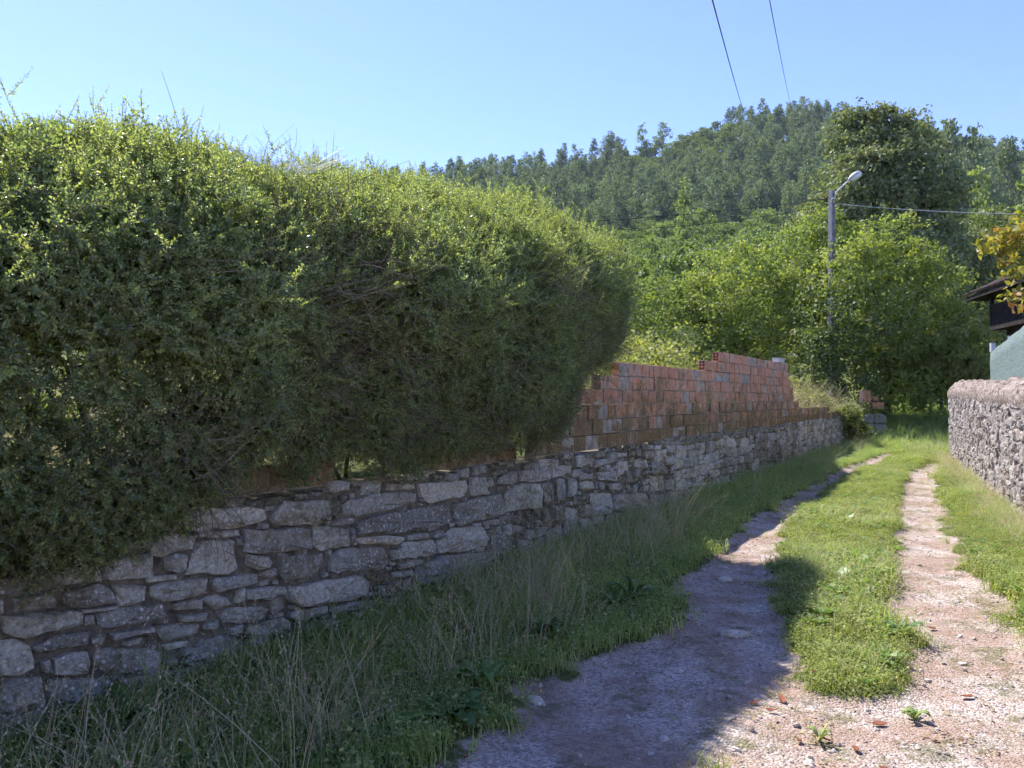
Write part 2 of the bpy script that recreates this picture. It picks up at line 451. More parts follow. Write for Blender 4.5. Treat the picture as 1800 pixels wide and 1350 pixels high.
def source(name, v, f, mat, tint=None, smooth=False):
    me = make_mesh(name, v, f, mat, smooth)
    if tint is not None: add_attr(me, 'tint', tint)
    return bpy.data.objects.new(name, me)          # never linked: only its mesh is scattered

# ------------------------------------------------------------------ the lie of the land
TW = np.array([0.5145, 0.8575]); NW = np.array([0.8575, -0.5145]); OW = np.array([-4.27, 0.0])   # old wall: along, towards the lane, origin
TR = np.array([0.4291, 0.9033]); NR = np.array([-0.9033, 0.4291]); OR_ = np.array([1.85, 0.0])   # wall on the right
def wall_pt(s, d, z): p = OW + TW * s + NW * d; return (p[0], p[1], z)
def rwall_pt(s, d, z): p = OR_ + TR * s + NR * d; return (p[0], p[1], z)
def wall_sd(X, Y):
    x = X - OW[0]; y = Y - OW[1]
    return x * TW[0] + y * TW[1], x * NW[0] + y * NW[1]
def rwall_sd(X, Y):
    x = X - OR_[0]; y = Y - OR_[1]
    return x * TR[0] + y * TR[1], x * NR[0] + y * NR[1]
EL = ([-60, 0, 2.5, 3.4, 4.35, 4.84, 5.62, 6.78, 8.7, 10.7, 14.5, 18, 22, 26], [-40, -2.4, -.7, -.4, .1, .55, 1.1, 1.5, 2.4, 3.4, 5.62, 7.75, 10.4, 14.0])
EML = ([3.9, 4.08, 4.5, 5.2, 5.93, 7.7, 10.9, 14.5, 18, 22, 26], [2.0, 1.85, 1.62, 1.78, 2.08, 2.6, 3.95, 6.05, 8.25, 11.0, 14.6])
EMR = ([3.9, 4.08, 4.62, 5.33, 6.7, 9, 10.9, 16.7, 19.4, 21, 26], [1.9, 2.0, 2.35, 2.75, 3.27, 4.5, 5.4, 8.5, 10.6, 12.2, 17])
ERR = ([-60, 0, 4.5, 5.5, 6.46, 7.7, 10.9, 16.7, 19.4, 21, 26], [-10, 2.0, 3.25, 3.65, 4.06, 4.5, 6.1, 9.15, 11.15, 12.9, 17.7])
def gravel_mask(X, Y):
    w = (fnoise(X * 2.3, Y * 2.3, 3.0) - .5) * .42 + (fnoise(X * 9, Y * 9, 8.0) - .5) * .34
    l = np.interp(Y, *EL); ml = np.interp(Y, *EML); mr = np.interp(Y, *EMR); rr = np.interp(Y, *ERR)
    def st(v): return np.clip(v / .22 + .5, 0, 1)
    inside = st(X - l + w) * st(rr - X + w)
    med = st(X - ml + w) * st(mr - X + w) * np.clip((Y - 3.95) / .3, 0, 1)
    m = inside * (1 - med)
    # the left rut is half grown over far along
    return m * np.clip((25 - Y) / 3, 0, 1)
def crest(X):
    return np.interp(X, [-900, -300, -120, -35, 11, 40, 60, 70, 80, 117, 128, 159, 198, 320, 900], [30, 45, 64, 77, 82, 87, 91, 97, 101, 104, 101, 93, 84, 66, 30])
def zground(X, Y):
    X = np.asarray(X, float); Y = np.asarray(Y, float)
    z = np.where(Y > 24.5, .11 * (np.minimum(Y, 62) - 24.5), 0.0)
    t = np.clip((Y - 60) / 240, 0, 1.0)
    z = z + np.maximum(crest(X) - 4, 0) * t ** 1.4
    z = np.where(Y > 300, z - (Y - 300) * .10, z)
    big = np.clip((Y - 24) / 40, 0, 1)
    z = z + big * (fnoise(X / 23, Y / 23, 1.0) - .5) * 3.0
    near = np.clip((40 - Y) / 12, 0, 1)
    g = gravel_mask(X, Y)
    z = z + near * ((fnoise(X * .9, Y * .9, 5.0) - .5) * .08 + (fnoise(X * 4.5, Y * 4.5, 2.0) - .5) * .035 - .055 * g)
    s, d = wall_sd(X, Y)
    verge = np.clip((1.3 - d) / 1.3, 0, 1) * (d > -.3) * np.clip((30 - s) / 4, 0, 1)
    z = z + near * .09 * verge
    plat = np.clip((-.12 - d) / .12, 0, 1) * np.clip((36 - s) / 6, 0, 1) * np.clip((d + 60) / 20, 0, 1)
    z = z * (1 - plat) + np.maximum(.93 + (fnoise(X * .5, Y * .5, 4.) - .5) * .12, z) * plat
    return z

def build_ground():
    def axis(lo, a, b, hi, fine, grow):
        c = list(np.arange(a, b, fine)); st = fine
        x = c[-1]
        while x < hi: st *= grow; x += st; c.append(x)
        st = fine; x = c[0]; left = []
        while x > lo: st *= grow; x -= st; left.append(x)
        return np.array(left[::-1] + c)
    xs = axis(-900, -2.6, 12.6, 900, .062, 1.09)
    ys = axis(-120, 2.6, 25.5, 900, .062, 1.09)
    X, Y = np.meshgrid(xs, ys)
    Z = zground(X, Y)
    V = np.stack([X, Y, Z], -1).reshape(-1, 3)
    ny, nx = X.shape
    i = np.arange(ny * nx).reshape(ny, nx)
    F = np.stack([i[:-1, :-1], i[:-1, 1:], i[1:, 1:], i[1:, :-1]], -1).reshape(-1, 4)
    G = gravel_mask(X, Y)
    Gf = (G[:-1, :-1] + G[1:, 1:] + G[:-1, 1:] + G[1:, :-1]).reshape(-1) / 4
    def sub(name, sel):
        f = F[sel]; u, inv = np.unique(f, return_inverse=True)
        me = make_mesh(name, V[u], inv.reshape(-1, 4), M['ground'], True)
        add_attr(me, 'gravel', G.reshape(-1)[u])
        return tag(link(name, me), kind='structure')
    sub('ground', Gf <= .5)
    sub('gravel_track', Gf > .5)
build_ground()

# ------------------------------------------------------------------ rubble stones
def ring_of(poly, r, step, shrink, jit):
    P = np.asarray(poly, float)
    a = 0.5 * np.sum(P[:, 0] * np.roll(P[:, 1], -1) - np.roll(P[:, 0], -1) * P[:, 1])
    if a < 0: P = P[::-1]
    Q = []
    for p, q in zip(P, np.roll(P, -1, 0)):
        n = max(1, int(round(np.linalg.norm(q - p) / step)))
        n = min(n, 4)
        for k in range(n):
            Q.append(p + (q - p) * k / n)
    Q = np.array(Q)
    # cut the corners a little
    Q = Q * .86 + (np.roll(Q, 1, 0) + np.roll(Q, -1, 0)) * .07
    c = Q.mean(0)
    dd = Q - c; ln = np.linalg.norm(dd, axis=1, keepdims=True)
    Q = c + dd * (1 - np.minimum(shrink / np.maximum(ln, .02), .3))
    Q += r.normal(size=Q.shape) * jit
    return Q, c

def stone_geo(poly, r, base_d, bulge, step=.075, shrink=.006):
    """-> (s, d, z) vertices, faces of one stone: sides, worn edge, uneven face"""
    size = np.ptp(np.asarray(poly), axis=0).min()
    Q, c = ring_of(poly, r, step, shrink, min(.006, size * .05))
    n = len(Q)
    e = min(.011, size * .13)
    def inset(k, w):
        dd = Q - c; ln = np.linalg.norm(dd, axis=1, keepdims=True)
        return c + dd * np.clip(1 - w / np.maximum(ln, .01), .3, 1) if k else Q
    tilt = r.normal(size=2) * .05
    def dep(P, extra):
        return base_d + bulge + extra + (P - c) @ tilt + r.normal(size=len(P)) * min(.009, size * .06)
    R0 = Q; R1 = Q; R2 = inset(1, e); R3 = c + (Q - c) * .55
    V = []
    for P, D in ((R0, np.full(n, base_d - .07)), (R1, dep(R1, -e * 1.1)), (R2, dep(R2, 0.)), (R3, dep(R3, size * .035 + .004))):
        V += [(p[0], d, p[1]) for p, d in zip(P, D)]
    V.append((c[0], base_d + bulge + size * .05 + .004, c[1]))
    F = []
    for k in range(3):
        for j in range(n):
            F.append((k * n + j, k * n + (j + 1) % n, (k + 1) * n + (j + 1) % n, (k + 1) * n + j))
    for j in range(n): F.append((3 * n + j, 3 * n + (j + 1) % n, 4 * n))
    return V, F

def px_to_wall(px, py):
    u = (px - 900) / 1360
    Y = -4.27 / (u - .6)
    return (Y * 1.16619, EYE + (700 - py) / 1360 * Y)

TRACED = {
 (0, 860): """110,460 740,440 725,600 560,680 140,660;0,560 110,560 130,700 0,750;725,500 900,480 880,660 740,640;0,770 450,720 450,840 130,930 0,940
470,710 530,690 570,820 500,850;560,710 880,660 900,820 560,850;900,620 1340,560 1340,770 1000,820 900,810;1340,420 1740,400 1710,520 1440,590 1330,590
1440,590 1650,570 1650,700 1590,745 1440,720;1300,780 1570,745 1570,790 1300,830;0,960 70,960 70,1110 0,1120;130,950 530,870 550,1040 130,1095
570,880 990,830 1050,1010 800,1030 590,1030;1010,830 1325,830 1325,1000 1060,1050;1335,840 1845,780 1850,940 1600,985 1335,990;720,1060 1050,1022 1050,1060 850,1085 720,1085
0,1130 700,1060 745,1110 740,1190 400,1290 0,1300;750,1110 850,1100 855,1200 760,1220;862,1090 1490,1000 1520,1140 900,1260 865,1200;1525,1010 1800,960 1790,1060 1550,1080""",
 (0, 1060): """300,400 470,300 800,230 790,370 350,435 280,410;800,300 960,270 940,350 810,370;1400,200 1790,175 1790,270 1500,340 1420,310;980,280 1370,200 1380,250 1000,330
0,330 170,310 360,500 330,590 180,650 0,680;390,520 450,490 465,620 400,620;490,480 780,420 820,500 800,640 480,640;1440,370 1690,335 1680,390 1500,430
830,430 1120,380 1450,440 1400,640 830,640;0,690 400,660 420,940 0,980;450,660 1000,660 1000,900 470,930;1020,670 1560,590 1600,780 1040,820;-260,-700 -20,-720 -20,-500 -250,-480;-330,-450 -15,-470 -20,-280 -330,-260;-330,-230 -15,-260 -10,30 -330,60;-400,100 -20,70 -20,300 -400,330;-400,350 -20,330 -15,640 -400,660""",
 (0, 850): """""",
 (300, 830): """0,370 110,370 150,520 0,550;130,330 830,300 840,430 600,490 300,525 155,520;880,400 1000,260 1400,230 1420,430 1260,470 920,465;310,520 610,500 610,560 560,580 320,580
635,510 1250,480 1260,680 1050,710 650,720;1270,470 1380,460 1560,500 1560,650 1320,690 1265,660;1390,430 1650,400 1640,450 1450,490 1390,480;1570,490 1620,470 1645,580 1610,650 1570,640
0,570 240,560 240,660 190,700 0,720;260,590 560,590 620,880 400,910 150,920 210,680;565,590 630,580 640,640 590,650;635,740 670,735 670,870 640,885
690,740 870,730 910,800 880,840 770,865 680,830;800,870 960,850 970,910 900,945 800,925;960,720 1365,720 1370,800 1320,880 1190,960 1000,970 960,900;1370,690 1440,680 1440,740 1390,745
1440,720 1500,670 1880,650 1945,800 1890,860 1640,880 1400,890;370,950 790,880 790,980 430,1050 370,1010;280,1130 430,1080 530,1100 585,1160 420,1215 350,1190;580,1050 680,1020 650,1140 590,1160
680,1020 1010,990 1010,1070 880,1120 660,1120;1020,1000 1650,910 1760,960 1770,1040 1600,1130 1160,1185 1060,1140;870,1130 1000,1090 1050,1190 920,1260 880,1200;430,1230 600,1170 890,1190 880,1270 640,1345 480,1330
90,1260 340,1240 340,1310 110,1320;1060,1230 1380,1170 1380,1240 1130,1320 1060,1280;1420,1180 1800,1120 1830,1180 1500,1250 1420,1250;680,1350 990,1270 1060,1320 1050,1400 800,1470 650,1430
1565,1305 1875,1235 1960,1305 1950,1460 1775,1520 1600,1480;1100,1350 1550,1290 1550,1400 1150,1470;20,1150 280,1150 260,1220 40,1225;95,1695 310,1460 560,1440 715,1540 640,1675 405,1750""",
 (560, 800): """610,255 860,250 870,300 620,320;225,430 500,330 890,320 890,400 640,490 340,540 225,540;880,250 1340,215 1345,360 990,435 900,370;1350,200 1475,190 1475,345 1360,370
360,590 640,500 1170,430 1205,570 1040,660 640,690 350,705;1195,430 1620,330 1640,520 1450,570 1250,620 1210,550;120,400 210,420 215,530 160,560 110,500;360,730 620,712 770,722 760,760 620,785 360,785
625,692 850,652 840,680 640,708;780,700 970,680 980,730 790,750;740,760 1050,740 1055,870 910,900 720,905;1060,740 1200,640 1460,630 1500,720 1480,790 1340,830 1070,870
645,840 725,820 720,910 660,940;690,960 900,910 920,950 720,1010;1440,580 1590,560 1595,610 1450,625;870,1000 1090,880 1470,850 1490,980 1390,1090 1150,1130 920,1150 860,1070
660,1030 840,1010 840,1060 670,1090;500,1140 850,1080 860,1170 740,1230 520,1245;420,1210 470,1200 465,1250 415,1250;430,1050 640,1040 640,1090 480,1140
940,1200 1200,1150 1210,1190 950,1260;1230,1140 1600,1010 1620,1080 1450,1300 1350,1400 1210,1380;550,1275 900,1220 900,1290 560,1330;1530,700 1640,650 1700,760 1690,890 1560,960 1505,930""",
 (840, 780): """0,300 75,290 75,440 0,460;190,290 360,230 365,340 190,370;380,240 630,200 640,310 520,335 385,340;650,200 870,180 850,260 660,305
240,430 400,350 550,350 560,560 245,610;560,350 680,340 690,520 590,540;690,320 780,300 800,500 710,520;820,310 890,310 870,450 815,470
890,265 1020,260 1025,310 895,315;1020,150 1140,130 1140,180 1030,215;1060,250 1220,240 1225,330 1080,320;1290,240 1360,235 1360,270 1300,275
1380,230 1440,220 1440,310 1370,300;1380,140 1500,130 1510,220 1390,210;1380,50 1440,50 1440,120 1390,120;1450,70 1550,70 1550,130 1460,125
910,330 1020,325 1030,400 920,410;1060,335 1110,335 1115,400 1060,400;1130,350 1280,345 1285,410 1180,415;1000,430 1190,430 1200,570 1130,630 1010,630
910,540 995,530 1000,640 920,640;1215,440 1470,440 1490,560 1300,590 1210,580;680,540 780,520 770,690 690,690;785,560 890,550 890,790 830,860 770,820
570,590 640,570 670,660 660,740 580,770;420,600 490,600 480,760 430,760;600,780 740,720 750,840 620,880;920,830 1000,800 1060,870 1060,970 980,1040 920,1030
620,900 790,880 800,980 640,1000;1000,650 1130,640 1130,700 1010,710;910,660 990,650 995,770 910,790;1140,640 1200,620 1205,740 1150,740
1210,610 1350,600 1350,720 1220,750;1520,280 1650,280 1650,420 1530,420;1660,310 1730,310 1730,410 1660,410;1530,170 1640,150 1645,260 1530,270
1660,20 1740,10 1735,80 1670,80;1640,110 1740,100 1740,190 1650,190;320,720 430,720 430,780 325,800;205,640 390,610 400,700 210,720
120,820 200,770 285,800 275,960 130,990;320,830 520,860 530,1050 380,1060;1000,730 1060,730 1060,790 1010,790;540,930 610,920 620,1060 550,1070
220,1080 380,1040 400,1150 250,1180;80,300 150,290 160,380 90,390;1520,450 1680,440 1690,560 1540,570"""}

def in_poly(P, X, Y):
    inside = np.zeros(X.shape, bool)
    for (x0, y0), (x1, y1) in zip(P, np.roll(P, -1, 0)):
        c = ((y0 > Y) != (y1 > Y)) & (X < (x1 - x0) * (Y - y0) / (y1 - y0 + 1e-12) + x0)
        inside ^= c
    return inside

class Face:
    """which bits of a wall face are taken: keeps stones from running into each other"""
    def __init__(s, s0, s1, z0, z1, res=.012):
        s.s0, s.z0, s.res = s0, z0, res
        s.g = np.zeros((int((z1 - z0) / res), int((s1 - s0) / res)), bool)
    def fit(s, P, lim=.22):
        P = np.asarray(P, float)
        a0, a1 = ((P[:, 0].min() - s.s0) / s.res, (P[:, 0].max() - s.s0) / s.res)
        b0, b1 = ((P[:, 1].min() - s.z0) / s.res, (P[:, 1].max() - s.z0) / s.res)
        a0, b0 = max(int(a0), 0), max(int(b0), 0); a1, b1 = min(int(a1) + 1, s.g.shape[1]), min(int(b1) + 1, s.g.shape[0])
        if a1 <= a0 or b1 <= b0: return False
        X, Y = np.meshgrid(s.s0 + (np.arange(a0, a1) + .5) * s.res, s.z0 + (np.arange(b0, b1) + .5) * s.res)
        m = in_poly(P, X, Y)
        if m.sum() < 2: return False
        w = s.g[b0:b1, a0:a1]
        if (w & m).sum() > lim * m.sum(): return False
        w |= m
        return True

def rubble(face, r, s0, s1, z0, z1, hmin, hmax, lmin, lmax):
    """rough courses of random stones for the stretch s0..s1, then chips in the gaps"""
    out = []
    z = z0
    while z < z1:
        h = r.uniform(hmin, hmax); s = s0 + r.uniform(-.1, 0)
        while s < s1:
            l = r.uniform(lmin, lmax) * (.6 + .8 * h / hmax)
            wob = (fnoise(np.array([s * .8]), np.array([z]), 6.)[0] - .5) * .12
            j = lambda: r.normal() * h * .09
            P = [(s + j(), z + wob + j()), (s + l + j(), z + wob + j()), (s + l + j(), z + h + wob + j()), (s + j(), z + h + wob + j())]
            if r.random() < .3 and h > .12:
                m = z + wob + h * r.uniform(.4, .6)
                for Q in ([P[0], P[1], (s + l, m), (s, m)], [(s, m), (s + l, m), P[2], P[3]]):
                    if face.fit(Q): out.append(Q)
            elif face.fit(P): out.append(P)
            s += l * 1.0
        z += h
    return out

def chips(face, r, n, s0, s1, z0, z1, sizes):
    out = []
    for l, h in sizes:
        for _ in range(n):
            s = r.uniform(s0, s1); z = r.uniform(z0, z1)
            a, b = l * r.uniform(.7, 1.2) / 2, h * r.uniform(.7, 1.2) / 2
            P = [(s - a, z - b * r.uniform(.6, 1.1)), (s + a * r.uniform(.7, 1), z - b), (s + a, z + b * r.uniform(.6, 1.1)), (s - a * r.uniform(.7, 1), z + b)]
            if face.fit(P, .06): out.append(P)
    return out

def build_stones(root, polys, toward, pt, r, mat, base, bulge, moss_fn, eye_s, limit=300, shrink=.001):
    areas = []
    for P in polys:
        P = np.asarray(P); c = P.mean(0); w = np.ptp(P, axis=0)
        areas.append(w[0] * w[1] / (1 + eye_s(c[0])) ** 3)
    order = np.argsort(areas)[::-1]
    RV, RF, RT, RM = [], [], [], []
    for rank, i in enumerate(order):
        P = polys[i]; c = np.mean(P, axis=0)
        V, F = stone_geo(P, r, base, bulge * r.uniform(.2, 1.3), shrink=shrink)
        W = [pt(*v) for v in V]
        t = np.clip(r.normal(.5, .27), 0, 1); mo = moss_fn(c[0], c[1]) + r.uniform(-.15, .15)
        if rank < limit:
            me = make_mesh('stone', W, F, mat)
            add_attr(me, 'tint', [t] * len(W)); add_attr(me, 'moss', [mo] * len(W))
            link('stone', me, root)
        else:
            b = len(RV); RV += W; RF += [tuple(k + b for k in f) for f in F]; RT += [t] * len(W); RM += [mo] * len(W)
    if RV:
        me = make_mesh('small_stones', RV, RF, mat)
        add_attr(me, 'tint', RT); add_attr(me, 'moss', RM)
        tag(link('small_stones', me, root), kind='stuff')

def core_strip(name, root, pt, s0, s1, z0, z1, d0, d1, mat, ds=.12, dz=.12, amp=.02):
    """the body of a wall, with an uneven face"""
    S = np.arange(s0, s1 + ds * .5, ds); Z = np.linspace(z0, z1, max(2, int((z1 - z0) / dz) + 1))
    g1, g2 = np.meshgrid(S, Z)
    D = d0 + (fnoise(g1 * 5, g2 * 5, 2.) - .5) * amp
    V = [pt(a, c, b) for a, b, c in zip(g1.ravel(), g2.ravel(), D.ravel())]
    nx = len(S); ny = len(Z)
    F = [(i * nx + j, i * nx + j + 1, (i + 1) * nx + j + 1, (i + 1) * nx + j) for i in range(ny - 1) for j in range(nx - 1)]
    b = len(V)
    for (s_, d_, z_) in ((S[0], d1, z0), (S[-1], d1, z0), (S[-1], d1, z1), (S[0], d1, z1)): V.append(pt(s_, d_, z_))
    F.append((b + 1, b, b + 3, b + 2))
    top = [(ny - 1) * nx + j for j in range(nx)]
    F.append(tuple(top) + (b + 2, b + 3)); F.append(tuple(i * nx for i in range(ny))[::-1] + (b, b + 3)[:0] + (b, b + 3) if False else tuple([i * nx for i in range(ny)] + [b + 3, b]))
    F.append(tuple([i * nx + nx - 1 for i in range(ny)] + [b + 2, b + 1]))
    return obj(name, V, F, mat, root)

WALL_END = 30.0
def build_old_wall():
    r = rng_of(11)
    root = empty('stone_wall', wall_pt(14, -.2, 0))
    tag(root, 'low dry-stone retaining wall of grey lichen-spotted rubble on the left', 'stone wall', kind='thing')
    core_strip('core', root, wall_pt, .8, WALL_END, -.2, .985, -.036, -.42, M['joint'])
    face = Face(.8, WALL_END, -.1, 1.03)
    polys = []
    for (ox, oy), txt in TRACED.items():
        for item in txt.replace('\n', ';').split(';'):
            if not item.strip(): continue
            P = []
            for q in item.split():
                a, b = q.split(','); P.append(px_to_wall(ox + float(a) / 5, oy + float(b) / 5))
            P = [(s_, min(z_, 1.02)) for s_, z_ in P]
            if face.fit(P, .5): polys.append(P)
    polys += rubble(face, r, 11.6, WALL_END - .05, -.02, .92, .09, .2, .14, .38)
    polys += rubble(face, r, .85, 3.6, -.02, .92, .09, .22, .16, .4)
    polys += rubble(face, r, 3.6, 11.6, -.06, .88, .07, .16, .12, .3)
    polys += chips(face, r, 3000, .85, WALL_END - .05, -.03, 1.01, [(.2, .09), (.13, .06), (.09, .045), (.06, .035), (.04, .03)])
    polys = [P for P in polys if np.ptp(np.asarray(P)[:, 0]) > .03]
    def moss(s, z):
        m = .15
        m += .55 * math.exp(-((s - 8.9) / .9) ** 2 - ((z - .55) / .25) ** 2)
        m += .5 * math.exp(-((s - 19) / 2.2) ** 2 - ((z - .35) / .3) ** 2)
        m += .4 * max(0, (z - .85) / .15) * (1 if 8 < s < 22 else .5)
        return m - .1
    build_stones(root, polys, 1, wall_pt, r, M['stone'], -.03, .035, moss, lambda s: s * .8)
build_old_wall()

# ------------------------------------------------------------------ broken hollow-brick wall on top
BL, BH, BT = .285, .17, .115
def brick_mesh(seed, hollow):
    r = rng_of(seed)
    bm = bmesh.new()
    bmesh.ops.create_cube(bm, size=1)
    for v in bm.verts:
        v.co.x *= BL - .012; v.co.y *= BT; v.co.z *= BH - .014
        v.co += Vector(r.normal(size=3) * .0025)
    bmesh.ops.bevel(bm, geom=bm.edges[:], offset=.004, segments=1, affect='EDGES')
    me = bpy.data.meshes.new('brick'); bm.to_mesh(me); bm.free()
    me.materials.append(M['brick'])
    return me
def hollow_mesh():
    """a block that shows its end: open cells running through it"""
    m = MB(); hx = BL / 2 - .006; hy = BT / 2; hz = (BH - .014) / 2; t = .012
    rows = 3
    ch = (2 * hz - t * (rows + 1)) / rows
    for i in range(rows + 1):
        m.box((0, 0, -hz + t / 2 + i * (ch + t)), (2 * hx, 2 * hy, t))
    for y in (-hy + t / 2, 0, hy - t / 2):
        for i in range(rows):
            m.box((0, y, -hz + t + ch / 2 + i * (ch + t)), (2 * hx - .002, t, ch))
    m.box((.01, 0, 0), (.012, 2 * hy - .004, 2 * hz - .004))
    return make_mesh('hollow_brick', m.v, m.f, M['brick'])
YAW = math.atan2(TW[1], TW[0])
def build_brick_wall():
    r = rng_of(21)
    root = empty('brick_wall', wall_pt(14, -.1, 1.0))
    tag(root, 'crumbling red hollow-brick wall with stepped broken top, mossy, above the stone wall', 'brick wall', kind='thing')
    meshes = [brick_mesh(30 + i, False) for i in range(5)]; hol = hollow_mesh()
    JV = MB()
    Z0 = 1.02
    sY = lambda Y: Y * 1.16619
    n = 0; TOPS = {}
    for c in range(8):
        z = Z0 + c * BH
        # extent of each course along the wall: ragged stepped left end, high middle, broken right end
        left = sY([7.62, 7.8, 8.05, 8.3, 8.85, 9.2, 12.3, 12.85][c]); right = sY([24.6, 22.6, 18.9, 18.25, 18.1, 17.9, 17.75, 17.6][c])
        s = left + (c % 2) * BL * .5
        first = True
        spans = [(left, right)]
        if c == 0: spans = [(sY(4.45), sY(5.12)), (sY(6.02), sY(7.2)), (left - .1, right)]
        for a, b in spans:
            s = a + (c % 2) * BL * .5 * (c != 0)
            a_real = s; k = 0
            while s + BL * .5 < b:
                if c in (5, 6, 7) and k > 1 and r.random() < (.10 if c < 7 else .22) and TOPS.get((c, round(s / BL)), True) and (c == 7 or s < sY(12.2)):
                    s += BL; k += 1; continue
                me = hol if (k == 0 and c in (6, 7)) else meshes[int(r.integers(5))]
                o = bpy.data.objects.new('brick', me); COL.objects.link(o)
                x, y, zz = wall_pt(s + BL / 2, -.085 + r.normal() * .008, z + BH / 2 + .004)
                o.location = (x, y, zz)
                o.rotation_euler = (r.normal() * .015, r.normal() * .014, YAW + r.normal() * .018 + (0 if me is not hol else 0))
                adopt(o, root); o.matrix_parent_inverse = Matrix.Translation(-Vector(root.location))
                s += BL; n += 1; k += 1
            L = s - a_real
            if L > .1:
                p = wall_pt(a_real + L / 2, -.088, z + BH / 2 - .004)
                if c in (6, 7): p = wall_pt(a_real + L / 2 + BL * .55, -.088, z + BH / 2 - .004); L -= BL * 1.12
                JV.box(p, (L - .012, BT - .014, BH - .012), Matrix.Rotation(YAW, 3, 'Z'))
    JV.build('mortar', M['brick_joint'], root)
    return n
print('bricks', build_brick_wall())

# ------------------------------------------------------------------ pale wall on the right
def build_right_wall():
    r = rng_of(31)
    S0, S1 = -5.0, 22.75
    root = empty('roadside_wall', rwall_pt(16, -.25, 0))
    tag(root, 'pale sunlit mortared rubble wall with rounded coping on the right of the track', 'stone wall', kind='thing')
    top = lambda s: 1.56 + (s - 11.7) * .013
    core_strip('core', root, rwall_pt, S0, S1, -.2, 1.66, -.012, -.5, M['mortar'], .06, .06, .05)
    face = Face(3.5, S1, 0, 1.8)
    polys = chips(face, r, 1100, 3.5, S1, .05, 1.56, [(.36, .2), (.28, .16), (.2, .18)])
    polys += chips(face, r, 3500, 3.5, S1, .03, 1.62, [(.2, .12), (.14, .1), (.1, .08), (.07, .05), (.05, .04)])
    build_stones(root, polys, 1, rwall_pt, r, M['stone_pale'], -.02, .03, lambda s, z: -.05 + .3 * max(0, (.25 - z) / .25), lambda s: s * .9 if s > 11 else s + 30)
    # end face stones
    # coping: lumpy rounded ridge of mortar and rubble
    ns = int((S1 - S0) / .06); prof = [(-.54, 1.50), (-.56, 1.60), (-.46, 1.76), (-.33, 1.83), (-.22, 1.85), (-.10, 1.80), (.0, 1.70), (.03, 1.62), (.034, 1.56), (.0, 1.47)]
    V = []; k = len(prof)
    for i in range(ns + 1):
        s = S0 + (S1 + .03 - S0) * i / ns
        endf = min(1, max(.0, (S1 + .03 - s) / .35)) ** .5 if s > S1 - .32 else 1
        for j, (d, z) in enumerate(prof):
            q = fnoise(np.array([s * 3.1]), np.array([d * 9 + j * .6]), 1.)[0] - .5
            q2 = fnoise(np.array([s * 11 + d * 16]), np.array([j * 1.3]), 4.)[0] - .5
            zz = z + (s - 11.7) * .016 + (.12 * q + .17 * q2) * (1 if 0 < j < k - 1 else .2)
            zz = 1.50 + (zz - 1.50) * (.55 + .45 * endf)
            V.append(rwall_pt(s, d + .05 * q + .02 * q2, zz))
    F = [(i * k + j, (i + 1) * k + j, (i + 1) * k + j + 1, i * k + j + 1) for i in range(ns) for j in range(k - 1)]
    F += [tuple(range(k)), tuple(ns * k + j for j in range(k))[::-1]]
    obj('coping', V, F, M['coping'], root, True)
build_right_wall()

# ------------------------------------------------------------------ hedge
def two_mat(name, lv, lf, tint, stem, mleaf, mstem):
    """leaves (numpy quads) and stems (MB) in one mesh with two materials"""
    v = [tuple(p) for p in lv] + list(stem.v)
    b = len(lv)
    f = [tuple(int(i) for i in q) for q in lf] + [tuple(i + b for i in q) for q in stem.f]
    me = make_mesh(name, v, f, None)
    me.materials.append(mleaf); me.materials.append(mstem)
    mi = np.zeros(len(f), dtype=np.int32); mi[len(lf):] = 1
    me.polygons.foreach_set('material_index', mi)
    add_attr(me, 'tint', list(tint) + [0.5] * len(stem.v))
    return me

def shoot_leaves(r, pts, leaf, step, spread=.75):
    """opposite small leaves along a stem polyline -> centres, normals, axes, sizes"""
    P = np.asarray(pts); seg = np.linalg.norm(np.diff(P, axis=0), axis=1); tot = seg.sum(); cum = np.r_[0, np.cumsum(seg)]
    C, N, A, S = [], [], [], []
    t = step * .6; k = 0
    while t < tot:
        i = min(np.searchsorted(cum, t, side='right') - 1, len(seg) - 1)
        p = P[i] + (P[i + 1] - P[i]) * (t - cum[i]) / seg[i]
        d = (P[i + 1] - P[i]) / seg[i]
        a = np.cross(d, [0.2, 0.3, .9]); a /= np.linalg.norm(a) + 1e-9; b = np.cross(d, a)
        ang = (k % 2) * 1.45 + r.normal() * .35
        for sg in (1, -1):
            o = sg * (a * math.cos(ang) + b * math.sin(ang))
            ax = o * spread + d * (1 - spread * .4) + r.normal(size=3) * .15
            ax /= np.linalg.norm(ax)
            sz = leaf * r.uniform(.75, 1.25) * (1 - .45 * (t / tot) ** 2)
            C.append(p + ax * sz * .52); A.append(ax); N.append(d + r.normal(size=3) * .35 + np.array([0, 0, .35])); S.append(sz)
        t += step * r.uniform(.8, 1.2); k += 1
    return C, N, A, S

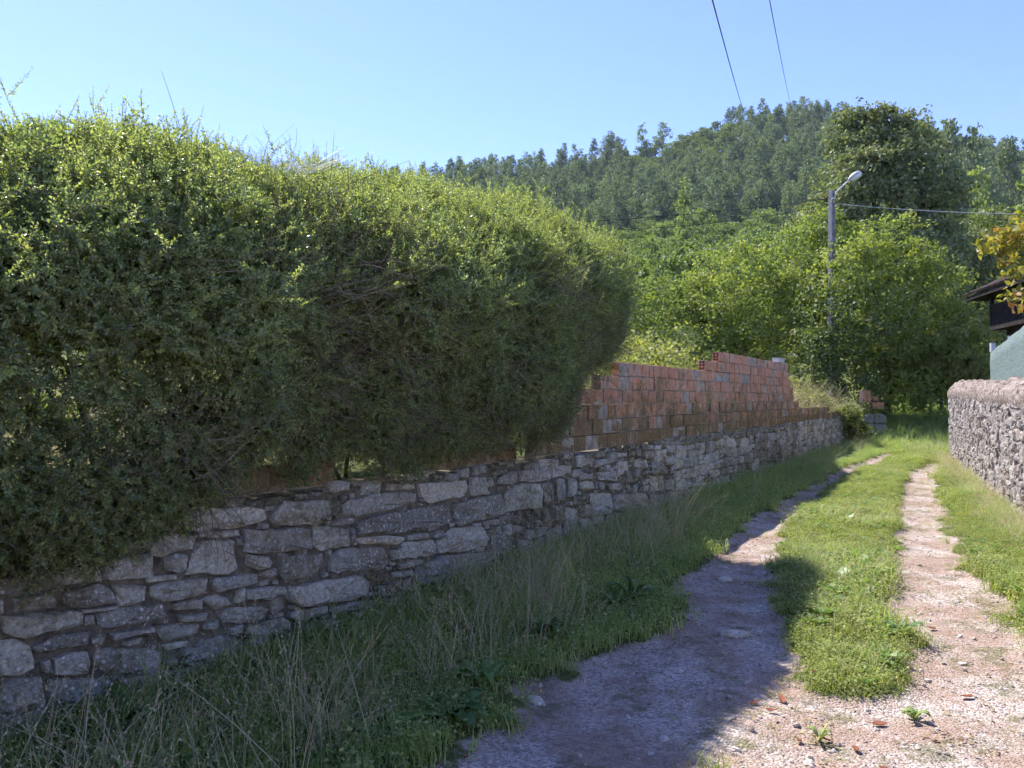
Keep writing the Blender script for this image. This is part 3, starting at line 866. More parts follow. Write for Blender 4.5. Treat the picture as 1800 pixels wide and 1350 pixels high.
def sprig(seed, length, nside, leaf, step, mleaf, curve=.25):
    r = rng_of(seed)
    st = MB(); C, N, A, S = [], [], [], []
    def run(p0, d, L, rad):
        pts = [p0]; q = np.array(p0, float); dd = np.array(d, float)
        for i in range(4):
            dd = dd + r.normal(size=3) * curve * .35 + np.array([0, 0, .05]); dd /= np.linalg.norm(dd)
            q = q + dd * L / 4; pts.append(q.copy())
        st.tube(pts, [rad, rad * .9, rad * .75, rad * .6, rad * .35], 3, False)
        c, n, a, s = shoot_leaves(r, pts, leaf, step); C.extend(c); N.extend(n); A.extend(a); S.extend(s)
        return pts
    main = run(np.zeros(3), (r.normal() * .15, r.normal() * .15, 1), length, .0024)
    for i in range(nside):
        t = r.uniform(.15, .85); j = min(int(t * 4), 3); p = main[j] + (main[j + 1] - main[j]) * (t * 4 - j)
        az = r.uniform(0, 6.28)
        run(p, (math.cos(az) * .9, math.sin(az) * .9, .55), length * r.uniform(.3, .55), .0016)
    S = np.array(S)
    lv, lf = quads_from_centres(np.array(C), np.array(N), np.array(A), S, S * r.uniform(.48, .62, len(S)))
    tint = np.repeat(r.random(len(S)), 4)
    return bpy.data.objects.new('sprig', two_mat('sprig', lv, lf, tint, st, mleaf, M['twig']))

def twig_bundle(seed, n, L, rad):
    r = rng_of(seed); m = MB()
    for i in range(n):
        p = r.normal(size=3) * .05; d = np.array([r.normal() * .5, r.normal() * .5, 1.]); d /= np.linalg.norm(d); pts = [p]
        l = L * r.uniform(.5, 1.1)
        for k in range(4):
            d = d + r.normal(size=3) * .28; d /= np.linalg.norm(d); p = p + d * l / 4; pts.append(p)
        q = rad * r.uniform(.6, 1.2)
        m.tube(pts, [q, q * .9, q * .75, q * .55, q * .3], 3, False)
        for k in range(2):
            b = pts[int(r.integers(1, 4))]; e = b + (d + r.normal(size=3) * .7) * l * .28
            m.tube([b, (b + e) / 2 + r.normal(size=3) * .01, e], [q * .55, q * .45, q * .25], 3, False)
    return source('twig_bundle', m.v, m.f, M['twig'])

H_S0, H_S1 = .9, 10.6
def hedge_profile(s):
    """cross-section (d, z) of the hedge at s, front bottom -> over the top -> back bottom"""
    top = np.interp(s, [0, 3.3, 5, 7, 9, 10.7], [2.50, 2.57, 2.86, 3.19, 3.40, 3.34])
    zb = np.interp(s, [0, 3, 4.2, 4.9, 5.2, 5.9, 6.3, 6.9, 7.1, 8.4, 8.9, 9.4, 9.8, 10.8], [.95, .95, .97, 1.1, 1.3, 1.3, 1.15, 1.15, 1.27, 1.25, 1.4, 1.72, 1.95, 2.05])
    h = top - zb
    b = .30 * np.interp(s, [3, 5, 7.6, 9.6], [.55, 1, 1, 0])
    P = np.array([(.0, zb), (.22 + b * .5, zb + h * .14), (.30 + b * .85, zb + h * .34), (.36 + b, zb + h * .52), (.34 + b, zb + h * .66), (.18 + b, zb + h * .80), (-.16 + b, zb + h * .92), (-.55, top), (-1.1, top - .03), (-1.48, zb + h * .80), (-1.6, zb + h * .5), (-1.5, zb + h * .05)])
    e = 1.0
    if s > 9.55: e = math.sqrt(max(0.02, 1 - ((s - 9.55) / 1.22) ** 2))
    c = np.array([-.62, zb + h * .45])
    P = c + (P - c) * np.array([e, .35 + .65 * e])
    return P

def hedge_points(r, n, q0, q1, depth, dens_pow=1.0):
    """random points on the hedge shell between profile fractions q0..q1, with outward normals"""
    S = H_S0 + (H_S1 - H_S0) * r.random(n) ** 1.22; out = []
    for s in S:
        P = hedge_profile(s); seg = np.linalg.norm(np.diff(P, axis=0), axis=1); cum = np.r_[0, np.cumsum(seg)]; tot = cum[-1]
        t = (q0 + (q1 - q0) * r.random()) * tot
        i = min(np.searchsorted(cum, t, side='right') - 1, len(seg) - 1)
        f = (t - cum[i]) / seg[i]
        p = P[i] + (P[i + 1] - P[i]) * f
        tg = (P[i + 1] - P[i]) / seg[i]; nrm = np.array([tg[1], -tg[0]])
        if s > 10.2: ns = (s - 10.2) * 1.6
        else: ns = 0
        out.append((s, p[0], p[1], nrm[0], nrm[1], ns))
    A = np.array(out)
    lump = (fnoise(A[:, 0] * 1.5, A[:, 2] * 1.8, A[:, 1] * 1.5) - .5) * .46 + (fnoise(A[:, 0] * 4.5, A[:, 2] * 4.5, 7.) - .5) * .20
    inn = lump - r.exponential(depth, n)
    A[:, 1] += A[:, 3] * inn; A[:, 2] += A[:, 4] * inn
    X = OW[0] + TW[0] * A[:, 0] + NW[0] * A[:, 1]; Y = OW[1] + TW[1] * A[:, 0] + NW[1] * A[:, 1]
    nx = NW[0] * A[:, 3] + TW[0] * A[:, 5]; ny = NW[1] * A[:, 3] + TW[1] * A[:, 5]
    return np.stack([X, Y, A[:, 2]], 1), np.stack([nx, ny, A[:, 4]], 1), A

def build_hedge():
    r = rng_of(41)
    root = empty('hedge', wall_pt(6, -.7, .95))
    tag(root, 'tall overgrown small-leaved green hedge with wispy shoots, growing above the stone wall', 'hedge', kind='thing')
    leafy = [sprig(100 + i, .20, 5, .021, .0135, M['hedge']) for i in range(5)]
    airy = [sprig(120 + i, .22, 3, .022, .018, M['hedge']) for i in range(3)]
    new = [sprig(140 + i, .24, 4, .021, .013, M['hedge_new']) for i in range(4)]
    src = leafy + airy + new
    P, N, A = hedge_points(r, 24000, 0.0, .68, .11)
    # bare and gappy patches low down and in places on the face
    pn = fnoise(A[:, 0] * 1.1 + 3, A[:, 2] * 1.6, 2.)
    low = np.clip((2.0 - A[:, 2]) / .9, 0, 1)
    bare = np.clip((pn - .52) * 7, 0, 1) * (A[:, 2] < 2.75)
    gap = np.maximum(np.exp(-((A[:, 0] - 4.15) / .42) ** 2 - ((A[:, 2] - 1.66) / .16) ** 2), np.exp(-((A[:, 0] - 6.3) / .5) ** 2 - ((A[:, 2] - 1.5) / .07) ** 2) * .7)
    keep = r.random(len(P)) > np.clip(.42 * bare + .0 * low + .8 * gap, 0, .9)
    P, N, A, bare = P[keep], N[keep], A[keep], bare[keep]
    D = N * r.uniform(.5, 1.2, (len(P), 1)) + rand_dirs(r, len(P)) * .65 + np.array([0, 0, .25])
    hang = A[:, 2] < 1.35
    D[hang, 2] -= r.uniform(.2, 1.2, hang.sum()) * (A[hang, 0] < 4.8)
    fresh = r.random(len(P)) < np.clip((A[:, 2] - 1.9) * .45, .03, .72)
    idx = np.where(fresh, 8 + r.integers(0, 4, len(P)), np.where(bare > .3, 5 + r.integers(0, 3, len(P)), r.integers(0, 5, len(P))))
    # the face beyond the view: thinner
    Pb, Nb, Ab = hedge_points(r, 8000, .66, 1.0, .16)
    gapb = np.maximum(np.exp(-((Ab[:, 0] - 3.6) / .9) ** 2 - ((Ab[:, 2] - 1.6) / .5) ** 2), np.exp(-((Ab[:, 0] - 6.2) / .9) ** 2 - ((Ab[:, 2] - 1.35) / .4) ** 2))
    kb = r.random(len(Pb)) > gapb * .8
    Pb, Nb = Pb[kb], Nb[kb]
    Db = Nb + rand_dirs(r, len(Pb)) * .6 + np.array([0, 0, .3])
    # inside, sparse
    Pi, Ni, Ai = hedge_points(r, 5200, .05, .55, .45)
    ki = (Ai[:, 2] > 1.75); Pi, Ni = Pi[ki], Ni[ki]
    Di = rand_dirs(r, len(Pi)) + np.array([0, 0, .5])
    # skirt that closes the hedge down to the wall top
    Pl, Nl, Al = hedge_points(r, 3400, 0.0, .13, .14)
    kl = (Al[:, 0] > 4.4) & (Al[:, 0] < 9.1); Pl, Nl = Pl[kl], Nl[kl]
    Dl = Nl * .6 + rand_dirs(r, len(Pl)) * .7 + np.array([0, 0, .1])
    PP = np.r_[P, Pb, Pi, Pl]; DD = np.r_[D, Db, Di, Dl]
    ii = np.r_[idx, r.integers(0, 8, len(Pb)), r.integers(0, 8, len(Pi)), r.integers(0, 8, len(Pl))]
    scatter('foliage', PP, dir_to_euler(DD), r.uniform(.75, 1.3, len(PP)), ii, src, root)
    # bare twigs showing through the face
    tw = [twig_bundle(160 + i, 7, .55, .0034) for i in range(4)]
    P, N, A = hedge_points(r, 2600, 0.0, .55, .07)
    pn = fnoise(A[:, 0] * 1.1 + 3, A[:, 2] * 1.6, 2.)
    k = r.random(len(P)) < np.clip((pn - .46) * 5, 0.05, 1) * np.clip((2.9 - A[:, 2]) / 1.0, .04, 1)
    P, N = P[k], N[k]
    D = N * .45 + rand_dirs(r, len(P)) * .9 + np.array([0, 0, .35])
    scatter('twigs', P - N * .06, dir_to_euler(D), r.uniform(.6, 1.15, len(P)), r.integers(0, 4, len(P)), tw, root)
    # woody stems from the ground up into the foliage
    for i in range(46):
        s = H_S0 + .2 + (10.0 - H_S0) * (i + r.random()) / 46; d = r.uniform(-1.2, -.4)
        m = MB(); p = np.array(wall_pt(s, d, .9)); q = np.array([r.normal() * .2, r.normal() * .2, 1.]); L = r.uniform(1.1, 1.6); pts = [p]
        for kk in range(6):
            q = q * .9 + np.array([0, 0, .14]) + r.normal(size=3) * .17; q /= np.linalg.norm(q); p = p + q * L / 6; pts.append(p)
        rad = r.uniform(.008, .022)
        m.tube(pts, list(np.linspace(rad, rad * .3, 7)), 5)
        for kk in range(4):
            b = pts[int(r.integers(1, 6))]; e = b + rand_dirs(r, 1)[0] * r.uniform(.15, .35) + np.array([0, 0, .25])
            m.tube([b, (b + e) / 2 + r.normal(size=3) * .04, e], [rad * .5, rad * .4, rad * .2], 4)
        m.build('stem', M['twig'], root, True)
    # long leafy shoots above the top and feathery sprays on the face
    top = [sprig(180 + i, .42, 0, .027, .016, M['hedge_new'], .16) for i in range(4)] + [sprig(186 + i, .42, 2, .025, .016, M['hedge_new'], .2) for i in range(2)]
    P, N, A = hedge_points(r, 520, .46, .66, .02)
    D = np.array([0, 0, 1.]) + r.normal(size=(len(P), 3)) * .27
    P2, N2, A2 = hedge_points(r, 750, .2, .50, .015)
    D2 = N2 * .9 + r.normal(size=(len(P2), 3)) * .4 + np.array([0, 0, .35])
    sc = np.r_[np.where(r.random(len(P)) < .4, r.uniform(.65, 1.0, len(P)), r.uniform(.35, .65, len(P))), r.uniform(.5, .9, len(P2))]
    sc[:len(P)] *= np.interp(A[:, 0], [2, 5], [.6, 1.0])
    PP = np.r_[P, P2]
    scatter('shoots', PP, dir_to_euler(np.r_[D, D2]), sc, r.integers(0, 6, len(PP)), top, root)
    return root
build_hedge()

def build_cobweb():
    r = rng_of(51)
    m = MB()
    # a sheet web slung in the hedge top: strands from a dense middle to the twigs around
    c = at(508, 293, 4.39)
    ends = [at(412, 258, 4.39), at(420, 262, 4.53), at(440, 262, 4.25), at(455, 268, 4.62), at(470, 270, 4.21), at(545, 284, 4.49), at(572, 279, 4.35), at(600, 274, 4.58), at(610, 276, 4.39), at(520, 270, 4.72), at(490, 265, 4.67), at(500, 298, 4.27), at(512, 297, 4.27)]
    for e in ends:
        for k in range(7):
            a = c + Vector(r.normal(size=3) * np.array([.05, .05, .006])); b = e + Vector(r.normal(size=3) * .03)
            mid = (a + b) / 2 + Vector((0, 0, -.025 - .02 * r.random()))
            m.tube([a, a * .6 + mid * .4 + Vector((0, 0, -.004)), mid, b], .0008, 3, False)
    for k in range(70):
        a = c + Vector((r.normal() * .09, r.normal() * .07, r.normal() * .008 + .004)); b = a + Vector((r.normal() * .06, r.normal() * .05, r.normal() * .006))
        m.tube([a, b], .0009, 3, False)
    o = m.build('cobweb', M['web'])
    tag(o, 'white sheet cobweb slung across the sunlit top of the hedge', 'cobweb')
build_cobweb()

# ------------------------------------------------------------------ grass and ground plants
def blades(r, n, spread, h0, h1, w, bend, segs=3, lean=.15):
    V, F, T = [], [], []
    for i in range(n):
        az = r.uniform(0, 6.28); h = r.uniform(h0, h1); b = np.array([r.normal() * spread, r.normal() * spread, -.01])
        out = np.array([math.cos(az), math.sin(az), 0]); sd = np.array([-math.sin(az), math.cos(az), 0])
        tl = r.uniform(0, lean); bd = bend * r.uniform(.3, 1.5); ww = w * r.uniform(.7, 1.3); base = len(V); t_ = r.random()
        for k in range(segs + 1):
            f = k / segs
            p = b + out * (h * (tl * f + bd * f * f)) + np.array([0, 0, h * (f - .35 * bd * f * f)])
            hw = ww * (1 - .88 * f ** 1.5) * .5
            V += [p - sd * hw, p + sd * hw]; T += [t_, t_]
        for k in range(segs):
            q = base + 2 * k; F.append((q, q + 1, q + 3, q + 2))
    return np.array(V), np.array(F), T
def small_leaves(r, n, spread, h0, h1, L):
    """clover-like low leaves on short stalks"""
    C = np.stack([r.normal(size=n) * spread, r.normal(size=n) * spread, r.uniform(h0, h1, n)], 1)
    N = rand_dirs(r, n) * .45 + np.array([0, 0, 1.]); A = rand_dirs(r, n); A[:, 2] *= .3
    return quads_from_centres(C, N, A, L * r.uniform(.6, 1.2, n), L * .75 * r.uniform(.7, 1.2, n))
def merge(*parts):
    V, F, T = [], [], []; b = 0
    for v, f, t in parts:
        V.append(v); F.append(np.asarray(f) + b); T.append(np.asarray(t)); b += len(v)
    return np.concatenate(V), np.concatenate(F), np.concatenate(T)
def lawn_src(seed, mat, h0, h1, nb, nl, w=.0045):
    r = rng_of(seed); a = blades(r, nb, .045, h0, h1, w, .5)
    lv, lf = small_leaves(r, nl, .05, h0 * .4, h1 * .8, .022)
    v, f, t = merge(a, (lv, lf, np.repeat(r.random(nl), 4)))
    return source('grass_tuft', v, f, mat, t)
def tall_src(seed, mat, h0, h1, nb, w=.006, bend=.6):
    r = rng_of(seed); v, f, t = blades(r, nb, .05, h0, h1, w, bend, 4, .35)
    return source('tall_grass_tuft', v, f, mat, t)
def straw_src(seed, n, h0, h1, bend=.35):
    r = rng_of(seed); v, f, t = blades(r, n, .06, h0, h1, .0035, bend, 5, .5)
    # seed heads near the tips
    tips = v.reshape(n, -1, 3)
    C, A = [], []
    for k in range(n):
        e = tips[k, -1]; b = tips[k, -4]
        d = (e - b); L = np.linalg.norm(d); d = d / L
        for q in range(7):
            C.append(b + (e - b) * (q / 6.) + r.normal(size=3) * .003); A.append(d + r.normal(size=3) * .35)
    C, A = np.array(C), np.array(A)
    lv, lf = quads_from_centres(C, rand_dirs(r, len(C)), A, np.full(len(C), .018), np.full(len(C), .0055))
    v2, f2, t2 = merge((v, f, t), (lv, lf, np.repeat(r.random(len(C)), 4)))
    return source('straw_tuft', v2, f2, M['straw'], t2)

def build_grass():
    r = rng_of(61)
    lawn = [lawn_src(200 + i, M['grass'], .03, .085, 26, 16) for i in range(4)]
    verge = [lawn_src(210 + i, M['grass_shade'], .05, .13, 26, 14, .005) for i in range(3)]
    tall = [tall_src(220 + i, M['grass_shade'], .16, .40, 22) for i in range(4)]
    straw = [straw_src(230 + i, 9, .35, .75) for i in range(3)] + [straw_src(236 + i, 12, .25, .5, .7) for i in range(2)]
    plan = []
    for i in range(2):
        q = rng_of(240 + i); n = 9; az = q.uniform(0, 6.28, n); Lp = q.uniform(.05, .1, n)
        Aa = np.stack([np.cos(az), np.sin(az), q.uniform(.2, .6, n)], 1); Aa /= np.linalg.norm(Aa, axis=1, keepdims=True)
        v, f = quads_from_centres(Aa * (Lp * .55)[:, None] + np.array([0, 0, .02]), np.stack([-np.cos(az) * .4, -np.sin(az) * .4, np.ones(n)], 1), Aa, Lp, Lp * .42)
        plan.append(source('plantain', v, f, M['weed'], np.repeat(q.random(n), 4)))
    def emit(name, pts, src, scale, tilt=.12, idx=None):
        n = len(pts)
        rot = np.stack([r.normal(size=n) * tilt, r.normal(size=n) * tilt, r.uniform(0, 6.28, n)], 1)
        return scatter(name, pts, rot, scale, r.integers(0, len(src), n) if idx is None else idx, src)
    def cand(n, x0, x1, y0, y1):
        X = r.uniform(x0, x1, n); Y = r.uniform(y0, y1, n); return X, Y
    # short sward: middle strip and right verge
    X, Y = cand(150000, -1, 13.5, 3.6, 25)
    g = gravel_mask(X, Y); s, d = wall_sd(X, Y); sr, dr = rwall_sd(X, Y)
    l = np.interp(Y, *EL)
    dens = np.interp(Y, [4, 8, 14, 25], [1.0, .85, .55, .4])
    ok = (r.random(len(X)) > g * 1.6 + .02) & (X > l + .02) & ((dr > .03) | (sr > 23)) & (r.random(len(X)) < dens * np.interp(fnoise(X * 1.7, Y * 1.7, 15.), [.3, .42], [.25, 1.0]))
    X, Y = X[ok], Y[ok]
    worn = fnoise(X * 1.3, Y * 1.3, 9.)
    sc = np.interp(Y, [4, 10, 25], [.85, 1.0, 1.3]) * r.uniform(.7, 1.3, len(X)) * (.75 + .6 * worn) * (1 - .55 * g[ok])
    patch = fnoise(X * .7 + 4, Y * .7, 6.); sc = sc * np.interp(patch, [.3, .5, .7], [.55, .95, 1.35])
    ti = np.where(r.random(len(X)) < .035 + .10 * (patch > .58), 4 + r.integers(0, 3, len(X)), r.integers(0, 4, len(X))); sc = np.where(ti > 3, sc * .55, sc)
    tag(emit('track_grass', np.stack([X, Y, zground(X, Y)], 1), lawn + tall[:2] + straw[4:] + plan, sc, .14, np.where(r.random(len(X)) < .05, 7 + r.integers(0, 2, len(X)), ti)), 'short sunlit grass and clover on the middle strip and right verge', 'grass')
    # left verge under the wall, rank and long
    X, Y = cand(90000, -3.4, 14, 1.6, 25.5)
    s, d = wall_sd(X, Y); g = gravel_mask(X, Y); l = np.interp(Y, *EL)
    ok = (d > .02) & (X < l + .25) & (r.random(len(X)) > g * 1.5) & (r.random(len(X)) < np.interp(Y, [2, 8, 25], [.8, .8, .5]))
    X1, Y1 = X[ok], Y[ok]; d1 = d[ok]; l1 = l[ok]
    tag(emit('verge_turf', np.stack([X1, Y1, zground(X1, Y1)], 1), verge, r.uniform(.7, 1.35, len(X1))), 'green shaded turf along the foot of the old stone wall', 'grass')
    edge = np.clip((l1 - X1) / .9, 0, 1)
    pk = r.random(len(X1)) < .26 * (edge ** 1.2) * (.35 + 1.3 * fnoise(X1 * 1.2, Y1 * 1.2, 4.))
    X2, Y2, e2 = X1[pk], Y1[pk], edge[pk]
    tag(emit('long_verge_grass', np.stack([X2, Y2, zground(X2, Y2)], 1), tall, (.5 + .45 * e2) * r.uniform(.7, 1.2, len(X2)) * np.interp(Y2, [2, 6, 9], [.72, .85, 1.0]), .2), 'long drooping green grass along the foot of the old stone wall', 'grass')
    pk = r.random(len(X1)) < .27 * (edge > .35) * np.clip((fnoise(X1 * .8 + 5, Y1 * .8, 2.) - .36) * 5, 0, 1) * np.interp(Y1, [2, 7, 12, 20], [1, 1, .4, .2])
    X3, Y3 = X1[pk], Y1[pk]
    tag(emit('dry_verge_grass', np.stack([X3, Y3, zground(X3, Y3)], 1), straw, r.uniform(.55, 1.1, len(X3)), .22), 'straw-coloured dry grass stalks leaning along the old stone wall', 'dry grass')
    # foot of the right wall
    sR = r.uniform(9, 22.5, 900); dR = r.exponential(.12, 900) + .04
    p = OR_ + TR * sR[:, None] + NR * dR[:, None]
    tag(emit('wall_foot_grass', np.stack([p[:, 0], p[:, 1], zground(p[:, 0], p[:, 1])], 1), tall[:2] + straw[3:], r.uniform(.4, .8, 900), .2), 'tufts of grass and straw along the foot of the right wall', 'grass')
    # meadow beyond the end of the walls
    X, Y = cand(30000, 8, 26, 24, 46)
    s, d = wall_sd(X, Y)
    ok = (d > -.2) & (gravel_mask(X, Y) < .4)
    X, Y = X[ok], Y[ok]
    tag(emit('meadow_grass', np.stack([X, Y, zground(X, Y)], 1), lawn[:2] + verge[:1] + tall[:1], r.uniform(.9, 1.9, len(X)), .15, r.choice(4, len(X), p=[.4, .35, .15, .1])), 'rough meadow grass rising beyond the end of the track', 'grass')
    # rough ground behind the old wall
    s = r.uniform(11.0, 34, 5200); d = -r.uniform(.25, 7, 5200) ** 1.0
    p = OW + TW * s[:, None] + NW * d[:, None]
    tag(emit('garden_grass', np.stack([p[:, 0], p[:, 1], zground(p[:, 0], p[:, 1])], 1), tall[:2] + straw[:3], r.uniform(1.0, 1.9, len(s)), .2), 'tall dry grass on the neglected plot behind the brick wall', 'dry grass')
    s = r.uniform(.5, 12, 2600); d = -r.uniform(1.9, 9, 2600)
    p = OW + TW * s[:, None] + NW * d[:, None]
    tag(emit('plot_straw', np.stack([p[:, 0], p[:, 1], zground(p[:, 0], p[:, 1])], 1), straw + lawn[:1], r.uniform(.9, 1.6, len(s)), .2), 'sunlit straw glimpsed through the gaps low in the hedge', 'dry grass')
    # sparse bits of grass on the gravel
    X, Y = cand(16000, -.6, 9, 2.9, 16)
    g = gravel_mask(X, Y); ok = (g > .5) & (r.random(len(X)) < np.clip((fnoise(X * 1.6, Y * 1.6, 12.) - .48) * 5, 0.02, .9))
    X, Y = X[ok], Y[ok]
    tag(emit('track_weeds', np.stack([X, Y, zground(X, Y) - .012], 1), lawn, r.uniform(.25, .55, len(X)), .3), 'sparse tiny weeds on the gravel', 'weeds')
    # brown litter: bits of dead leaf and stalk on the gravel and along its edges
    lit = []
    for i in range(4):
        q = rng_of(270 + i); n = 5
        C = np.c_[q.normal(size=(n, 2)) * .04, q.uniform(.003, .01, n)]; Nn = q.normal(size=(n, 3)) * .25 + np.array([0, 0, 1.]); Aa = rand_dirs(q, n); Aa[:, 2] *= .2
        Ls = q.uniform(.012, .04, n); v, f = quads_from_centres(C, Nn, Aa, Ls, Ls * q.uniform(.12, .6, n))
        lit.append(source('litter', v, f, M['litter'], np.repeat(q.random(n), 4)))
    X, Y = cand(14000, -1.2, 8, 2.7, 13)
    g = gravel_mask(X, Y); ok = (g > .25) & (r.random(len(X)) < np.clip((fnoise(X * 1.1, Y * 1.1, 20.) - .38) * 3, .04, 1) * (1.25 - g * .75))
    X, Y = X[ok], Y[ok]
    tag(emit('leaf_litter', np.stack([X, Y, zground(X, Y) + .003], 1), lit, r.uniform(.6, 1.2, len(X)), .1), 'fine brown leaf litter and stalks on the gravel', 'litter')
    # pebbles
    peb = []
    for i in range(4):
        q = rng_of(250 + i); bm = bmesh.new(); bmesh.ops.create_icosphere(bm, subdivisions=1, radius=.5)
        v = np.array([np.array(x.co) * np.array([1, .75, .5]) * q.uniform(.75, 1.2) for x in bm.verts]); f = [tuple(a.index for a in x.verts) for x in bm.faces]; bm.free()
        peb.append(source('pebble', v, f, M['pebble']))
    X, Y = cand(60000, -1.2, 8, 2.7, 14)
    g = gravel_mask(X, Y); ok = (g > .45) & (r.random(len(X)) < np.interp(Y, [3, 7, 14], [.85, .4, .1]))
    X, Y = X[ok], Y[ok]
    sz = np.clip(r.lognormal(-4.6, .6, len(X)), .005, .06)
    tag(emit('pebbles', np.stack([X, Y, zground(X, Y) + sz * .1], 1), peb, sz, .4), 'loose pale gravel on the track', 'gravel')
build_grass()

# ------------------------------------------------------------------ trees
def crown_geo(r, lobes, n_cl, n_leaf, cl_r, L, W, up=.35, inner=.5, droop=0.0):
    """leaf rhombi in clumps spread through the volume of several lobes: (centre, radii) each"""
    vol = np.array([rx * ry * rz for _, (rx, ry, rz) in lobes]) ** .67; vol = vol / vol.sum()
    CC, NN = [], []
    for (c, rad), w in zip(lobes, vol):
        k = max(3, int(n_cl * w))
        d = rand_dirs(r, k); d[:, 2] = np.where(d[:, 2] < -.55, -d[:, 2], d[:, 2])
        f = inner + (1 - inner) * r.random(k) ** .45
        f *= .86 + .34 * fnoise(d[:, 0] * 2.3 + c[0], d[:, 1] * 2.3 + c[1], d[:, 2] * 2.3)
        CC.append(np.asarray(c) + d * f[:, None] * np.asarray(rad)); NN.append(d)
    CC = np.concatenate(CC); NN = np.concatenate(NN); K = len(CC)
    rr = cl_r * r.uniform(.6, 1.35, K)
    ci = np.repeat(np.arange(K), n_leaf)
    dl = rand_dirs(r, len(ci)) * (r.random(len(ci)) ** .5)[:, None]
    P = CC[ci] + dl * rr[ci][:, None] * np.array([1.15, 1.15, .8])
    N = NN[ci] * .5 + rand_dirs(r, len(ci)) * .65 + np.array([0, 0, up])
    A = rand_dirs(r, len(ci)); A[:, 2] -= droop
    s = r.uniform(.65, 1.3, len(ci))
    v, f = quads_from_centres(P, N, A, L * s, W * s)
    tint = np.repeat(np.clip(.55 * r.random(len(ci)) + .45 * r.random(K)[ci], 0, 1), 4)
    return v, f, tint, CC

def trunk_geo(r, base, top, rad, targets, nl=7, k=7):
    m = MB(); base = Vector(base); top = Vector(top)
    pts = [base + Vector((0, 0, -.4))]
    n = 6
    for i in range(1, n + 1):
        f = i / n; pts.append(base.lerp(top, f) + Vector(r.normal(size=3) * rad * .7 * (1 if i < n else 0)))
    m.tube(pts, [rad * (1.35 - 1.1 * i / n) for i in range(n + 1)], k)
    for j in range(nl):
        t = targets[int(r.integers(len(targets)))]; i = int(r.integers(2, n)); b = pts[i]; e = Vector(t)
        mid = b.lerp(e, .5) + Vector((r.normal() * .2, r.normal() * .2, .25)) * (e - b).length * .25
        q = rad * (1.2 - 1.0 * i / n) * .6
        m.tube([b, b.lerp(mid, .55), mid, mid.lerp(e, .5), e], [q, q * .85, q * .65, q * .4, q * .15], 5)
    return m

def tree(name, label, base, lobes, mat, seed, n_cl, n_leaf, cl_r, L, W, rad, bark='bark', trunk_top=None, cat='tree', group=None, nl=9, inner=.5, up=.35):
    r = rng_of(seed)
    root = empty(name, base); tag(root, label, cat, group, 'thing')
    v, f, t, CC = crown_geo(r, lobes, n_cl, n_leaf, cl_r, L, W, up, inner)
    me = make_mesh('crown', v, f, M[mat]); add_attr(me, 'tint', t); link('crown', me, root)
    top = trunk_top or (lobes[0][0][0], lobes[0][0][1], lobes[0][0][2] + lobes[0][1][2] * .3)
    trunk_geo(r, base, top, rad, CC, nl).build('trunk', M[bark], root, True)
    return root
def gz(x, y): return float(zground(np.array([x]), np.array([y]))[0])

